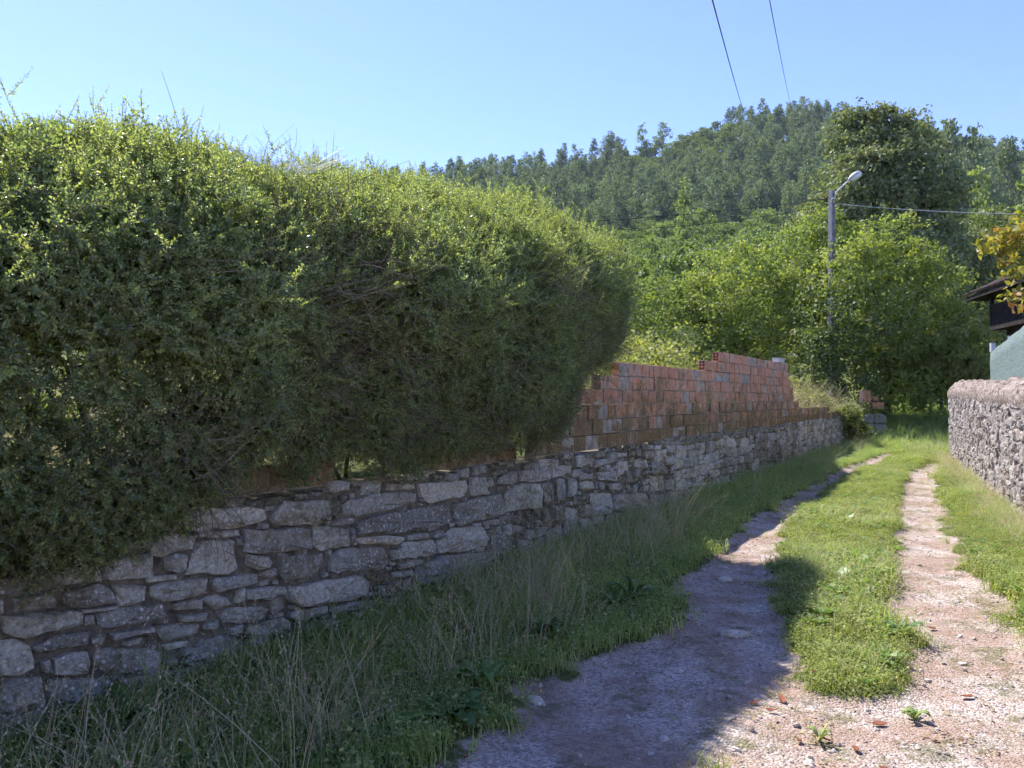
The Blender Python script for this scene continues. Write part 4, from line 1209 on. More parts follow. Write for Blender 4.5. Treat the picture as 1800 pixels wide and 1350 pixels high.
def near_trees():
    def put(name, label, px, Y, top_px, rx, ry, mat, seed, n_cl=240, n_leaf=34, cl_r=.42, L=.135, W=.10, rad=.14, low=.12, extra=(), **kw):
        x = (px - 900) / 1360 * Y; zt = EYE + (700 - top_px) / 1360 * Y; z0 = gz(x, Y); h = zt - z0
        c0 = z0 + h * (low + (1 - low) * .5); rz = h * (1 - low) * .5
        lobes = [((x, Y, c0), (rx, ry, rz))]
        for ex, ey, ez, er in extra: lobes.append(((x + ex, Y + ey, z0 + h * ez), (er, er, er * .95)))
        return tree(name, label, (x, Y, z0), lobes, mat, seed, n_cl, n_leaf, cl_r, L, W, rad, **kw)
    put('dark_tree', 'tallest dark bronze-green tree with rounded crown behind the lamp post', 1536, 46, 232, 3.6, 3.8, 'dark_tree', 301, 900, 46, .62, .25, .17, .32, .14,
        extra=((-2.6, -1, .60, 2.3), (2.7, -.5, .56, 2.5), (1.5, -.6, .93, 1.9), (-1.0, 0, .98, 1.7), (.5, 0, 1.03, 1.0), (3.5, .5, .38, 2.3), (-3.2, -.6, .42, 1.8), (-1.2, -2.2, .75, 1.9), (1.2, -2.4, .5, 1.8), (3.2, -1.2, .74, 1.5)))
    put('hazel_tree', 'yellow-green hazel at the left end of the row, nearest the hedge end', 1165, 35, 492, 2.7, 2.5, 'hazel', 311, 420, 40, .42, .13, .10, .10, .02, extra=((-1.6, -.5, .4, 1.6), (1.5, 0, .55, 1.7)))
    put('hazel_tree', 'yellow-green hazel midway along the row, left of the lamp post', 1300, 34, 432, 2.9, 2.6, 'hazel', 312, 520, 40, .42, .13, .10, .10, .02, extra=((-1.7, -.6, .45, 1.8), (1.6, -.4, .62, 1.8), (.2, -1.6, .35, 1.7)))
    put('hazel_tree', 'tall yellowing hazel directly behind the lamp post', 1432, 35.5, 372, 2.7, 2.5, 'hazel', 313, 560, 40, .42, .13, .10, .10, .04, extra=((-1.5, -.6, .5, 1.8), (1.4, -.5, .75, 1.6), (0, -1.6, .4, 1.7)))
    put('hazel_tree', 'broad leafy hazel right of the lamp post with a yellowish top', 1560, 31.5, 392, 2.7, 2.4, 'hazel', 314, 760, 42, .40, .13, .10, .12, .0, extra=((-1.6, -.3, .72, 1.6), (1.5, 0, .6, 1.7), (-1.4, -.6, .4, 1.6), (1.6, -.4, .3, 1.5), (.3, -1.1, .22, 1.7), (-1.2, -.9, .16, 1.3), (1.5, -.8, .15, 1.3), (0, -.6, .12, 1.3), (2.2, -.2, .4, 1.3)))
    put('leafy_shrub', 'green leafy shrub hiding the foot of the lamp post', 1470, 29.0, 478, 1.7, 1.4, 'green_tree', 315, 220, 36, .34, .12, .09, .07, .0, extra=((-.9, -.2, .4, 1.2), (.9, -.1, .5, 1.2), (0, -.5, .25, 1.2)), cat='shrub')
    put('leafy_shrub', 'bright green shrub below the eave of the timber granary', 1705, 29.5, 540, 1.25, 1.2, 'bramble', 316, 170, 34, .32, .12, .09, .06, .1, extra=((-.7, 0, .5, .9), (.5, -.3, .4, .9)), cat='shrub')
    put('leafy_shrub', 'dark undergrowth shrub at the meadow edge, right of the broad hazel', 1652, 33.5, 560, 1.6, 1.4, 'green_tree', 317, 300, 38, .36, .12, .09, .06, .12, cat='shrub')
    put('leafy_shrub', 'low shrub added to darken the shade behind the broad hazel, left one of three', 1590, 38, 628, 1.7, 1.3, 'green_tree', 321, 220, 36, .4, .14, .1, .06, .0, cat='shrub')  # three added shrubs: they cover bright grass where tree shade should look dark
    put('leafy_shrub', 'low shrub added to darken the shade behind the broad hazel, middle one of three', 1648, 39, 622, 1.8, 1.3, 'green_tree', 322, 220, 36, .4, .14, .1, .06, .0, cat='shrub')
    put('leafy_shrub', 'low shrub added to darken the shade behind the wire fence, right one of three', 1706, 39, 600, 1.9, 1.3, 'green_tree', 323, 240, 36, .4, .14, .1, .06, .0, cat='shrub')
    put('olive_bush', 'pale olive rounded bush far behind the granary roof', 1682, 58, 455, 1.7, 1.6, 'bramble', 318, 90, 34, .45, .2, .14, .08, .5, cat='bush')
    put('leafy_tree', 'mid-green tree behind the granary at the right edge', 1755, 52, 372, 4.0, 3.2, 'green_tree', 319, 420, 40, .7, .22, .16, .2, .15, extra=((-2, 0, .5, 2.2),))
    put('leafy_tree', 'dark tree between the tall bronze tree and the granary', 1690, 50, 400, 2.4, 2.4, 'dark_tree', 320, 320, 40, .6, .2, .14, .16, .1)
    # walnut-like branches hanging in from the right, above the pale wall
    base = (13.6, 17.8, gz(13.6, 17.8))
    lobes = [((11.55, 17.6, 5.1), (.75, .7, .5)), ((11.05, 17.4, 5.15), (.38, .4, .26)), ((11.5, 17.3, 4.45), (.6, .55, .42)), ((11.3, 17.2, 3.78), (.45, .35, .2)), ((12.6, 17.8, 5.3), (1.0, 1.0, .8)), ((13.6, 18.2, 5.7), (1.4, 1.3, 1.0)), ((13.6, 17.2, 4.8), (1.2, 1.1, 1.0))]
    tree('walnut_tree', 'yellowing large-leaved tree leaning in from the right edge over the granary eave', base, lobes, 'yellow_leaf', 330, 260, 15, .26, .20, .10, .13, 'bark_pale', (13.3, 17.7, 5.4), nl=12, inner=.25, up=.2)
near_trees()

def bushes():
    def bush(name, label, s, d, h, rx, mat, seed, n_cl=110, L=.07, W=.05, cat='bush', group=None, z0=None):
        x, y, _ = wall_pt(s, d, 0); z = gz(x, y) if z0 is None else z0
        lobes = [((x, y, z + h * .5), (rx, rx, h * .5)), ((x + rx * .5, y, z + h * .35), (rx * .6, rx * .6, h * .4)), ((x - rx * .4, y + .2, z + h * .4), (rx * .55, rx * .55, h * .4))]
        tree(name, label, (x, y, z), lobes, mat, seed, n_cl, 34, .22, L, W, .02, 'twig', (x, y, z + h * .6), cat, group, 7, .35)
    bush('bramble_bush', 'sunlit bramble just past the hedge end, behind the brick wall', 14.6, -1.3, 1.75, .95, 'bramble', 341)
    bush('bramble_bush', 'sunlit bramble behind the step in the brick wall top', 18.0, -2.2, 1.95, 1.2, 'bramble', 342)
    bush('bramble_bush', 'yellowish bramble mound behind the low right end of the brick wall', 24.6, -1.3, 1.3, 1.1, 'bramble', 343)
    bush('bramble_bush', 'small bramble mound beyond the brick wall beside the ivy', 27.4, -1.0, 1.0, .9, 'bramble', 344)
    bush('leafy_shrub', 'green shrub rising behind the tall part of the brick wall', 21.5, -3.2, 2.5, 1.4, 'green_tree', 345, 150, .09, .07, 'shrub')
    bush('leafy_shrub', 'green shrub on the plot between hedge end and hazel row', 19.5, -5.5, 2.9, 1.7, 'hazel', 346, 170, .1, .08, 'shrub')
    # ivy over the far end of the old wall
    r = rng_of(350)
    x, y, _ = wall_pt(29.2, 0, 0)
    root = empty('ivy', (x, y, 0)); tag(root, 'ivy and creepers smothering the far end of the old wall', 'ivy', kind='thing')
    lobes = [((x, y, 1.05), (.55, .55, .30)), ((*wall_pt(28.6, .05, 0)[:2], .95), (.5, .3, .32)), ((*wall_pt(29.0, .15, 0)[:2], .6), (.6, .22, .5)), ((*wall_pt(29.9, .1, 0)[:2], .6), (.5, .45, .55)), ((*wall_pt(30.3, .2, 0)[:2], .35), (.6, .5, .4))]
    v, f, t, CC = crown_geo(r, lobes, 190, 34, .15, .065, .055, .3, .55)
    me = make_mesh('leaves', v, f, M['bramble']); add_attr(me, 'tint', t); link('leaves', me, root)
    trunk_geo(r, (*wall_pt(29.3, .12, 0)[:2], 0), (*wall_pt(29.2, .1, 0)[:2], .9), .02, CC, 8, 5).build('vine', M['twig'], root)
    # ivy hanging at the near end, under the hedge
    x, y, _ = wall_pt(3.7, .12, 0)
    root = empty('ivy', (x, y, .95)); tag(root, 'dark ivy hanging over the wall top at the left edge under the hedge', 'ivy', kind='thing')
    lobes = [((*wall_pt(3.6, .12, 0)[:2], 1.08), (.3, .3, .17)), ((*wall_pt(4.05, .12, 0)[:2], 1.05), (.3, .25, .13)), ((*wall_pt(3.1, .1, 0)[:2], 1.1), (.3, .3, .2))]
    v, f, t, CC = crown_geo(rng_of(351), lobes, 60, 14, .10, .05, .045, .2, .5)
    me = make_mesh('leaves', v, f, M['green_tree']); add_attr(me, 'tint', t); link('leaves', me, root)
    trunk_geo(rng_of(352), (*wall_pt(3.6, -.1, 0)[:2], .9), (*wall_pt(3.6, .1, 0)[:2], 1.15), .01, CC, 8, 4).build('vine', M['twig'], root)
bushes()

# ------------------------------------------------------------------ wooded hill
def far_mesh(name, seed, kind):
    r = rng_of(seed)
    if kind == 'eucalypt':
        H = 17.0; lobes = []
        for i in range(8):
            f = r.uniform(.32, .95); q = 1.9 * (1.15 - .75 * abs(f - .55) - .35 * f)
            a = r.uniform(0, 6.28); o = .9 * (1 - f) + .25
            lobes.append(((math.cos(a) * o * 1.5, math.sin(a) * o * 1.5, H * f), (q * 1.05, q * 1.05, q * 1.35)))
        lobes.append(((0, 0, H * .95), (.9, .9, 1.3)))
        v, f, t, CC = crown_geo(r, lobes, 110, 15, .75, .62, .30, .2, .45, .6); m = trunk_geo(r, (0, 0, 0), (0, 0, H * .85), .2, CC, 5, 5); mat = 'eucalypt'; bark = 'bark_pale'
    elif kind == 'broadleaf':
        H = 10.5; lobes = [((0, 0, H * .55), (3.2, 3.2, H * .36))]
        for i in range(6):
            a = r.uniform(0, 6.28); lobes.append(((math.cos(a) * 2.2, math.sin(a) * 2.2, H * r.uniform(.35, .78)), (1.7, 1.7, 1.6)))
        v, f, t, CC = crown_geo(r, lobes, 170, 15, .62, .42, .32, .35, .55); m = trunk_geo(r, (0, 0, 0), (0, 0, H * .6), .24, CC, 5, 5); mat = 'broadleaf'; bark = 'bark'
    else:
        H = 12.0; lobes = [((0, 0, H * (.2 + .14 * i)), (.95 - .1 * i, .95 - .1 * i, 1.5)) for i in range(6)]
        v, f, t, CC = crown_geo(r, lobes, 110, 14, .5, .38, .26, .1, .4, -.8); m = trunk_geo(r, (0, 0, 0), (0, 0, H * .8), .15, CC, 4, 5); mat = 'poplar'; bark = 'bark'
    return two_mat(name, v, f, t, m, M[mat], M[bark])

def build_forest():
    r = rng_of(71)
    E = [far_mesh('eucalyptus', 400 + i, 'eucalypt') for i in range(6)]
    B = [far_mesh('broadleaf', 420 + i, 'broadleaf') for i in range(6)]
    Pm = [far_mesh('poplar', 440 + i, 'poplar') for i in range(3)]
    def one(name, me, x, y, sc, label, cat, group, wide=1.0):
        o = bpy.data.objects.new(name, me); COL.objects.link(o)
        o.location = (x, y, gz(x, y) - .2); o.rotation_euler = (r.normal() * .03, r.normal() * .03, r.uniform(0, 6.28)); o.scale = (sc * wide, sc * wide, sc)
        return tag(o, label, cat, group, 'thing')
    def jgrid(step, y0, y1, u0, u1):
        out = []
        y = y0
        while y < y1:
            x = u0 * y
            while x < u1 * y:
                out.append((x + r.uniform(-.6, .6) * step, y + r.uniform(-.6, .6) * step)); x += step
            y += step * .95
        return out
    # plantation on the upper slope
    pts = [p for p in jgrid(4.5, 158, 306, -.30, .74) if p[1] > 166 + 14 * (fnoise(np.array([p[0] / 30]), np.array([1.]), 0.)[0] - .5)]
    pts.sort(key=lambda p: p[1])
    vis = [p for p in pts if -.13 < p[0] / p[1] < .68]
    ind = set(vis[:296])
    rest = []
    for p in pts:
        if p in ind: one('eucalyptus_tree', E[int(r.integers(6))], p[0], p[1], r.uniform(.5, 1.05), 'grey-green eucalyptus in the lower rows of the hillside plantation', 'tree', 'eucalyptus plantation on the hillside')
        else: rest.append(p)
    rest = np.array(rest); n = len(rest)
    src = [bpy.data.objects.new('eucalyptus_source', m) for m in E + B[:3]]
    tag(scatter('distant_eucalyptus_wood', np.c_[rest, zground(rest[:, 0], rest[:, 1]) - .2], np.c_[np.zeros((n, 2)), r.uniform(0, 6.28, n)], r.uniform(.5, 1.0, n), np.where((rest[:, 0] > 45) & (rest[:, 0] < 82) & (rest[:, 1] > 255), 6 + r.integers(0, 3, n), np.where(r.random(n) < .07, 6 + r.integers(0, 3, n), r.integers(0, 6, n))), src), 'eucalyptus wood covering the top of the hill up to the skyline', 'wood')
    # trees that stand out on the skyline
    sk = [(1072, 228, 292, 1.15, 'lone dark tree standing out on the skyline, left of the skyline pair', 1.25), (1132, 215, 294, 1.1, 'left tree of the dark pair on the skyline', 1.1), (1165, 213, 296, 1.15, 'right broader tree of the dark pair on the skyline', 1.5), (952, 258, 292, 1.0, 'pointed dark tree on the skyline above the hedge end', .9), (862, 268, 292, .95, 'leftmost pointed dark tree of the skyline, beside the hedge top', .9)]
    for px, top, Y, sc, lab, wd in sk:
        x = (px - 900) / 1360 * Y; zt = EYE + (700 - top) / 1360 * Y
        o = one('skyline_tree', E[int(r.integers(6))], x, Y, max(.5, (zt - gz(x, Y)) / 17.6), lab, 'tree', None, wd)
    # taller eucalypts on the right, nearer
    tall = [(1612, 222, 128, 'leftmost'), (1648, 212, 130, 'second from left'), (1688, 222, 126, 'middle'), (1733, 238, 124, 'fourth from left'), (1768, 242, 126, 'second from right'), (1796, 250, 128, 'rightmost')]
    for px, top, Y, w in tall:
        x = (px - 900) / 1360 * Y; zt = EYE + (700 - top) / 1360 * Y
        one('tall_eucalyptus', E[int(r.integers(6))], x, Y, (zt - gz(x, Y)) / 17.4, w + ' of the six tall eucalypts on the skyline right of the bronze tree', 'tree', 'tall eucalypts right of the bronze tree', .8)
    # broadleaved belt below
    pts = [p for p in jgrid(6.6, 54, 164, -.25, .74)]
    pts = [p for p in pts if not (p[0] / p[1] > .46 and p[1] < 60)]
    for x, y in pts:
        far = y > 105
        one('broadleaf_tree', B[int(r.integers(6))], x, y, r.uniform(.65, 1.25) * (1.0 if far else .85), 'bright green broadleaved tree in the upper belt below the eucalyptus' if far else 'green broadleaved tree in the lower belt above the hazels', 'tree', 'upper broadleaved belt' if far else 'lower broadleaved belt')
    pops = [(1192, 312, 118, 'slender pale poplar rising from the middle of the broadleaved belt'), (1660, 300, 92, 'pale poplar just right of the tall bronze tree'), (1716, 290, 90, 'left one of the two pale poplars near the right edge'), (1738, 296, 92, 'right one of the two pale poplars near the right edge'), (1796, 262, 84, 'pale poplar cut by the right edge of the picture'), (925, 318, 120, 'pale poplar tips just above the hedge end'), (905, 322, 122, 'pale poplar left of the tips above the hedge end')]
    for px, top, Y, lab in pops:
        x = (px - 900) / 1360 * Y; zt = EYE + (700 - top) / 1360 * Y
        one('poplar_tree', Pm[int(r.integers(3))], x, Y, (zt - gz(x, Y)) / 12.3, lab, 'tree', 'pale poplars', .85)
build_forest()

# ------------------------------------------------------------------ lamp post and cables
def bez(a, b, sag, n=24):
    a = Vector(a); b = Vector(b)
    return [a.lerp(b, i / n) + Vector((0, 0, -4 * sag * (i / n) * (1 - i / n))) for i in range(n + 1)]
def lamp_and_cables():
    Y = 31.0; x = (1462 - 900) / 1360 * Y; z0 = gz(x, Y); zt = EYE + (700 - 335) / 1360 * Y
    root = empty('lamp_post', (x, Y, z0)); tag(root, 'concrete lamp post with a bent arm and milky lamp above the hazels', 'lamp post', kind='thing')
    # tapered post with a shallow web between two ribs
    m = MB(); n = 10; yaw = Matrix.Rotation(.5, 3, 'Z')
    def prism(w0, w1, t0, t1, off0, off1, zz0, zz1):
        v = []
        for w, t, off, z in ((w0, t0, off0, zz0), (w1, t1, off1, zz1)):
            for sx, sy in ((-1, -1), (1, -1), (1, 1), (-1, 1)):
                p = yaw @ Vector((sx * w / 2 + off, sy * t / 2, 0)); v.append((x + p.x, Y + p.y, z))
        m.add(v, [(3, 2, 1, 0), (4, 5, 6, 7), (0, 1, 5, 4), (1, 2, 6, 5), (2, 3, 7, 6), (3, 0, 4, 7)])
    prism(.075, .045, .24, .16, -.13, -.075, z0 - .5, zt); prism(.075, .045, .24, .16, .13, .075, z0 - .5, zt); prism(.185, .105, .12, .075, 0, 0, z0 - .5, zt - .001)
    m.build('pole', M['concrete'], root)
    m = MB()
    for i in range(12):
        z = zt - .5 - i * .42; 
        for s in (-1, 1):
            p = yaw @ Vector((0, s * .058, 0)); m.box((x + p.x, Y + p.y, z), (.05, .012, .12), yaw)
    m.build('recess_shade_blocks', M['joint'], root)  # dark blocks set on the web, coloured as the shade inside climbing holes
    a0 = Vector((x + .02, Y - .1, zt - .55)); a1 = Vector((x + .12, Y - .12, zt - .1)); a2 = Vector((x + .45, Y - .3, zt + .22)); a3 = Vector((x + .6, Y - .36, zt + .33))
    m = MB(); m.tube([a0, a0.lerp(a1, .6), a1, a2, a3], .032, 8); m.build('arm', M['steel'], root, True)
    d = (a3 - a2).normalized()
    c = a3 + d * .18 + Vector((0, 0, .02))
    rot = d.to_track_quat('X', 'Z').to_matrix()
    def ell(name, sx, sy, sz, off, mat, lo, hi, parent):
        v, f = [], []; nu, nv = 14, 8
        for i in range(nv + 1):
            ph = lo + (hi - lo) * i / nv
            for j in range(nu):
                th = 2 * math.pi * j / nu
                v.append(c + rot @ (Vector((sx * math.cos(ph) * math.cos(th), sy * math.cos(ph) * math.sin(th), sz * math.sin(ph))) + Vector(off)))
        for i in range(nv):
            for j in range(nu): f.append((i * nu + j, i * nu + (j + 1) % nu, (i + 1) * nu + (j + 1) % nu, (i + 1) * nu + j))
        f.append(tuple(range(nu))[::-1]); f.append(tuple(nv * nu + j for j in range(nu)))
        return obj(name, v, f, M[mat], parent, True)
    head = ell('lamp_head', .28, .17, .14, (0, 0, .01), 'steel', 0.0, 1.5, root)
    b = ell('bowl', .255, .155, .17, (.02, 0, 0), 'bowl', -1.5, -.02, head); b.matrix_parent_inverse = Matrix.Translation(-Vector(root.location)); b.parent = head; b.matrix_parent_inverse = Matrix.Identity(4)
    m = MB(); m.tube([(x, Y - .12, zt - .35), (x, Y - .22, zt - .35)], .03, 8); m.tube([(x - .05, Y - .17, zt - .35), (x + .05, Y - .17, zt - .35)], .045, 8); m.build('insulator', M['steel'], root)
    def cable(name, pts, rad, mat, label, group=None):
        m = MB(); m.tube(pts, rad, 6); tag(m.build(name, M[mat], None, True), label, 'cable', group)
    cable('cable', bez((x, Y - .18, zt - .33), at(960, 393, 24), .12), .011, 'cable_black', 'thin dark cable sagging left from the lamp post to the hedge')
    cable('cable', bez((x, Y - .2, zt - .55), at(880, 402, 24), .4), .009, 'cable_black', 'fainter second cable sagging left below the dark one')
    cable('cable', bez((x + .1, Y - .1, zt - .55), at(1860, 377, 26), .1), .011, 'cable_grey', 'pale cable running right from the lamp post above the granary')
    cable('power_line', bez(at(1215, -140, 17), at(1312, 208, 120), .4), .026, 'cable_black', 'thicker left overhead line dropping from the sky to the hilltop', 'overhead lines')
    cable('power_line', bez(at(1330, -120, 19), at(1393, 196, 120), .4), .018, 'cable_black', 'thinner right overhead line dropping from the sky to the hilltop', 'overhead lines')
lamp_and_cables()

# ------------------------------------------------------------------ timber granary, netting and fence on the right
def granary():
    ax = Vector((-.22, -.975, 0)).normalized(); ac = Vector((.975, -.22, 0)).normalized()     # along the eave (towards us), across (into the building)
    o0 = Vector((15.85, 27.0, 0)); g0 = gz(16.5, 27)
    root = empty('granary', o0 + ax * 4 + ac * 3 + Vector((0, 0, g0))); tag(root, 'old dark timber granary with tiled roof and balcony at the right edge', 'building', kind='thing')
    R3 = Matrix(((ax.x, ac.x, 0), (ax.y, ac.y, 0), (0, 0, 1)))
    def P(a, c, z): q = o0 + ax * a + ac * c; return Vector((q.x, q.y, z))
    EZ = 5.1
    def box(name, a0, a1, c0, c1, z0, z1, mat, par=root):
        m = MB(); m.box(P((a0 + a1) / 2, (c0 + c1) / 2, (z0 + z1) / 2), (a1 - a0, c1 - c0, z1 - z0), R3); return m.build(name, M[mat], par)
    body = box('wall', 1.5, 8.5, 1.9, 7.0, 3.9, 5.6, 'wood_dark')
    for i in range(24): 
        b = box('plank', 1.5 + i * .292, 1.5 + i * .292 + .27, 1.87, 1.90 - .002, 3.95, 5.55, 'wood_dark', body); b.parent = body; b.matrix_parent_inverse = Matrix.Identity(4)
    box('floor_beam', .75, 9.0, 1.0, 7.6, 3.72, 3.9, 'wood_dark'); box('balcony_floor', .55, 9.2, .55, 1.9, 3.9, 4.06, 'wood_dark')
    box('rail', .55, 9.2, .55, .63, 4.68, 4.76, 'wood_dark'); box('rail', .55, .63, .63, 1.9, 4.68, 4.76, 'wood_dark')
    for i in range(5): box('post', .55 + i * 2.1, .66 + i * 2.1, .545, .655, 4.06, 5.25, 'wood_dark')
    for i in range(44): box('baluster', .66 + i * .19, .825 + i * .19, .57, .61, 4.06, 4.68, 'wood_dark')
    for a in (1.4, 8.2):
        for c in (1.9, 6.6): box('pillar', a, a + .45, c, c + .45, g0 - .3, 3.72, 'stone_pale')
    box('lower_wall', 2.2, 8.0, 2.6, 6.4, g0 - .3, 3.7, 'stone_pale')
    # hipped roof
    E = [P(-.05, 0, EZ), P(10, 0, EZ), P(10, 8.9, EZ), P(-.05, 8.9, EZ)]; r0 = P(4.0, 4.45, EZ + 2.5); r1 = P(6.0, 4.45, EZ + 2.5); dz = Vector((0, 0, -.12))
    v = E + [r0, r1] + [e + dz for e in E]
    roof = obj('roof', v, [(0, 1, 5, 4), (1, 2, 5), (2, 3, 4, 5), (3, 0, 4), (9, 8, 7, 6), (0, 6, 7, 1), (1, 7, 8, 2), (2, 8, 9, 3), (3, 9, 6, 0)], M['wood_dark'], root)
    # rows of curved tiles on the two slopes that can be seen
    m = MB(); r = rng_of(81)
    def arc(a, b, w):
        v = []; a = Vector(a); b = Vector(b); d = (b - a).normalized(); s = d.cross(Vector((0, 0, 1))).normalized(); n = s.cross(d)
        for p in (a, b):
            for k in range(5):
                t = math.pi * k / 4; v.append(p + s * math.cos(t) * w + n * (math.sin(t) * w * .8 + .01))
        return v, [(k, k + 1, 6 + k, 5 + k) for k in range(4)] + [tuple(range(5)), tuple(range(9, 4, -1))]
    av, af = None, None
    count = 0
    for i in range(46):
        a = .05 + i * .215
        top_c = 4.45 if 4 <= a <= 6 else (4.45 * a / 4 if a < 4 else 4.45 * (10 - a) / 4)
        n = max(1, int(top_c / .42))
        for k in range(n):
            c0 = -.06 + k * .42; c1 = min(c0 + .47, top_c)
            if c1 - c0 < .1: continue
            v, f = arc(P(a, c0, EZ + .03 + max(0, c0) * .5618 + .012 * r.random()), P(a, c1, EZ + .03 + max(0, c1) * .5618), .10)
            if count < 300 and k < 7:
                q = obj('tile', v, f, M['tile'], roof); q.parent = roof; q.matrix_parent_inverse = Matrix.Identity(4); count += 1
            else: m.add(v, f)
    q = m.build('small_tiles', M['tile'], roof); q.parent = roof; q.matrix_parent_inverse = Matrix.Identity(4); q['kind'] = 'stuff'
granary()

def netting():
    r = rng_of(82); root = empty('netting_screen', rwall_pt(15, -.9, 0)); tag(root, 'grey-green shade netting stretched on posts above the right wall', 'netting', kind='thing')
    S0, S1 = 4.5, 19.9; ns, nz = 110, 10; V = []
    for i in range(ns + 1):
        s = S1 + (S0 - S1) * i / ns
        zt = np.interp(S1 - s, [0, 5.5, 16], [2.64, 2.92, 2.95])
        for j in range(nz + 1):
            z = .3 + (zt - .3) * j / nz
            V.append(rwall_pt(s, -.62 + .02 * (fnoise(np.array([s * 2.2]), np.array([z * 2.5]), 3.)[0] - .5) * 2, z))
    F = [(i * (nz + 1) + j, (i + 1) * (nz + 1) + j, (i + 1) * (nz + 1) + j + 1, i * (nz + 1) + j + 1) for i in range(ns) for j in range(nz)]
    net = obj('net', V, F, M['net'], root, True)
    sol = net.modifiers.new('thick', 'SOLIDIFY'); sol.thickness = .004
    for s in (19.86, 17.4, 15.0, 12.6, 10.2, 7.8):
        m = MB(); m.tube([rwall_pt(s, -.67, 0), rwall_pt(s, -.67, 2.84)], .03, 8); m.build('post', M['steel'], root)
    x, y, z = rwall_pt(19.86, -.66, 2.76)
    m = MB(); m.box((x, y, z), (.1, .06, .2)); m.build('post_bracket', M['steel'], root)
netting()

def wire_fence():
    root = empty('wire_fence', (19.5, 34.5, gz(19.5, 34.5))); tag(root, 'thin-posted wire fence in the shade at the meadow edge beside the right wall', 'fence', kind='thing')
    P = []
    for i in range(6):
        x = 18.2 + i * 1.0; y = 34.6 - i * .5; z = gz(x, y); P.append((x, y, z))
        m = MB(); m.tube([(x, y, z - .2), (x + .02, y, z + 1.75)], .035, 6); m.build('post', M['bark_pale'], root)
    for h in (.5, 1.0, 1.5):
        m = MB(); m.tube([(x, y - .04, z + h) for x, y, z in P], .008, 4); m.build('wire', M['steel'], root)
wire_fence()

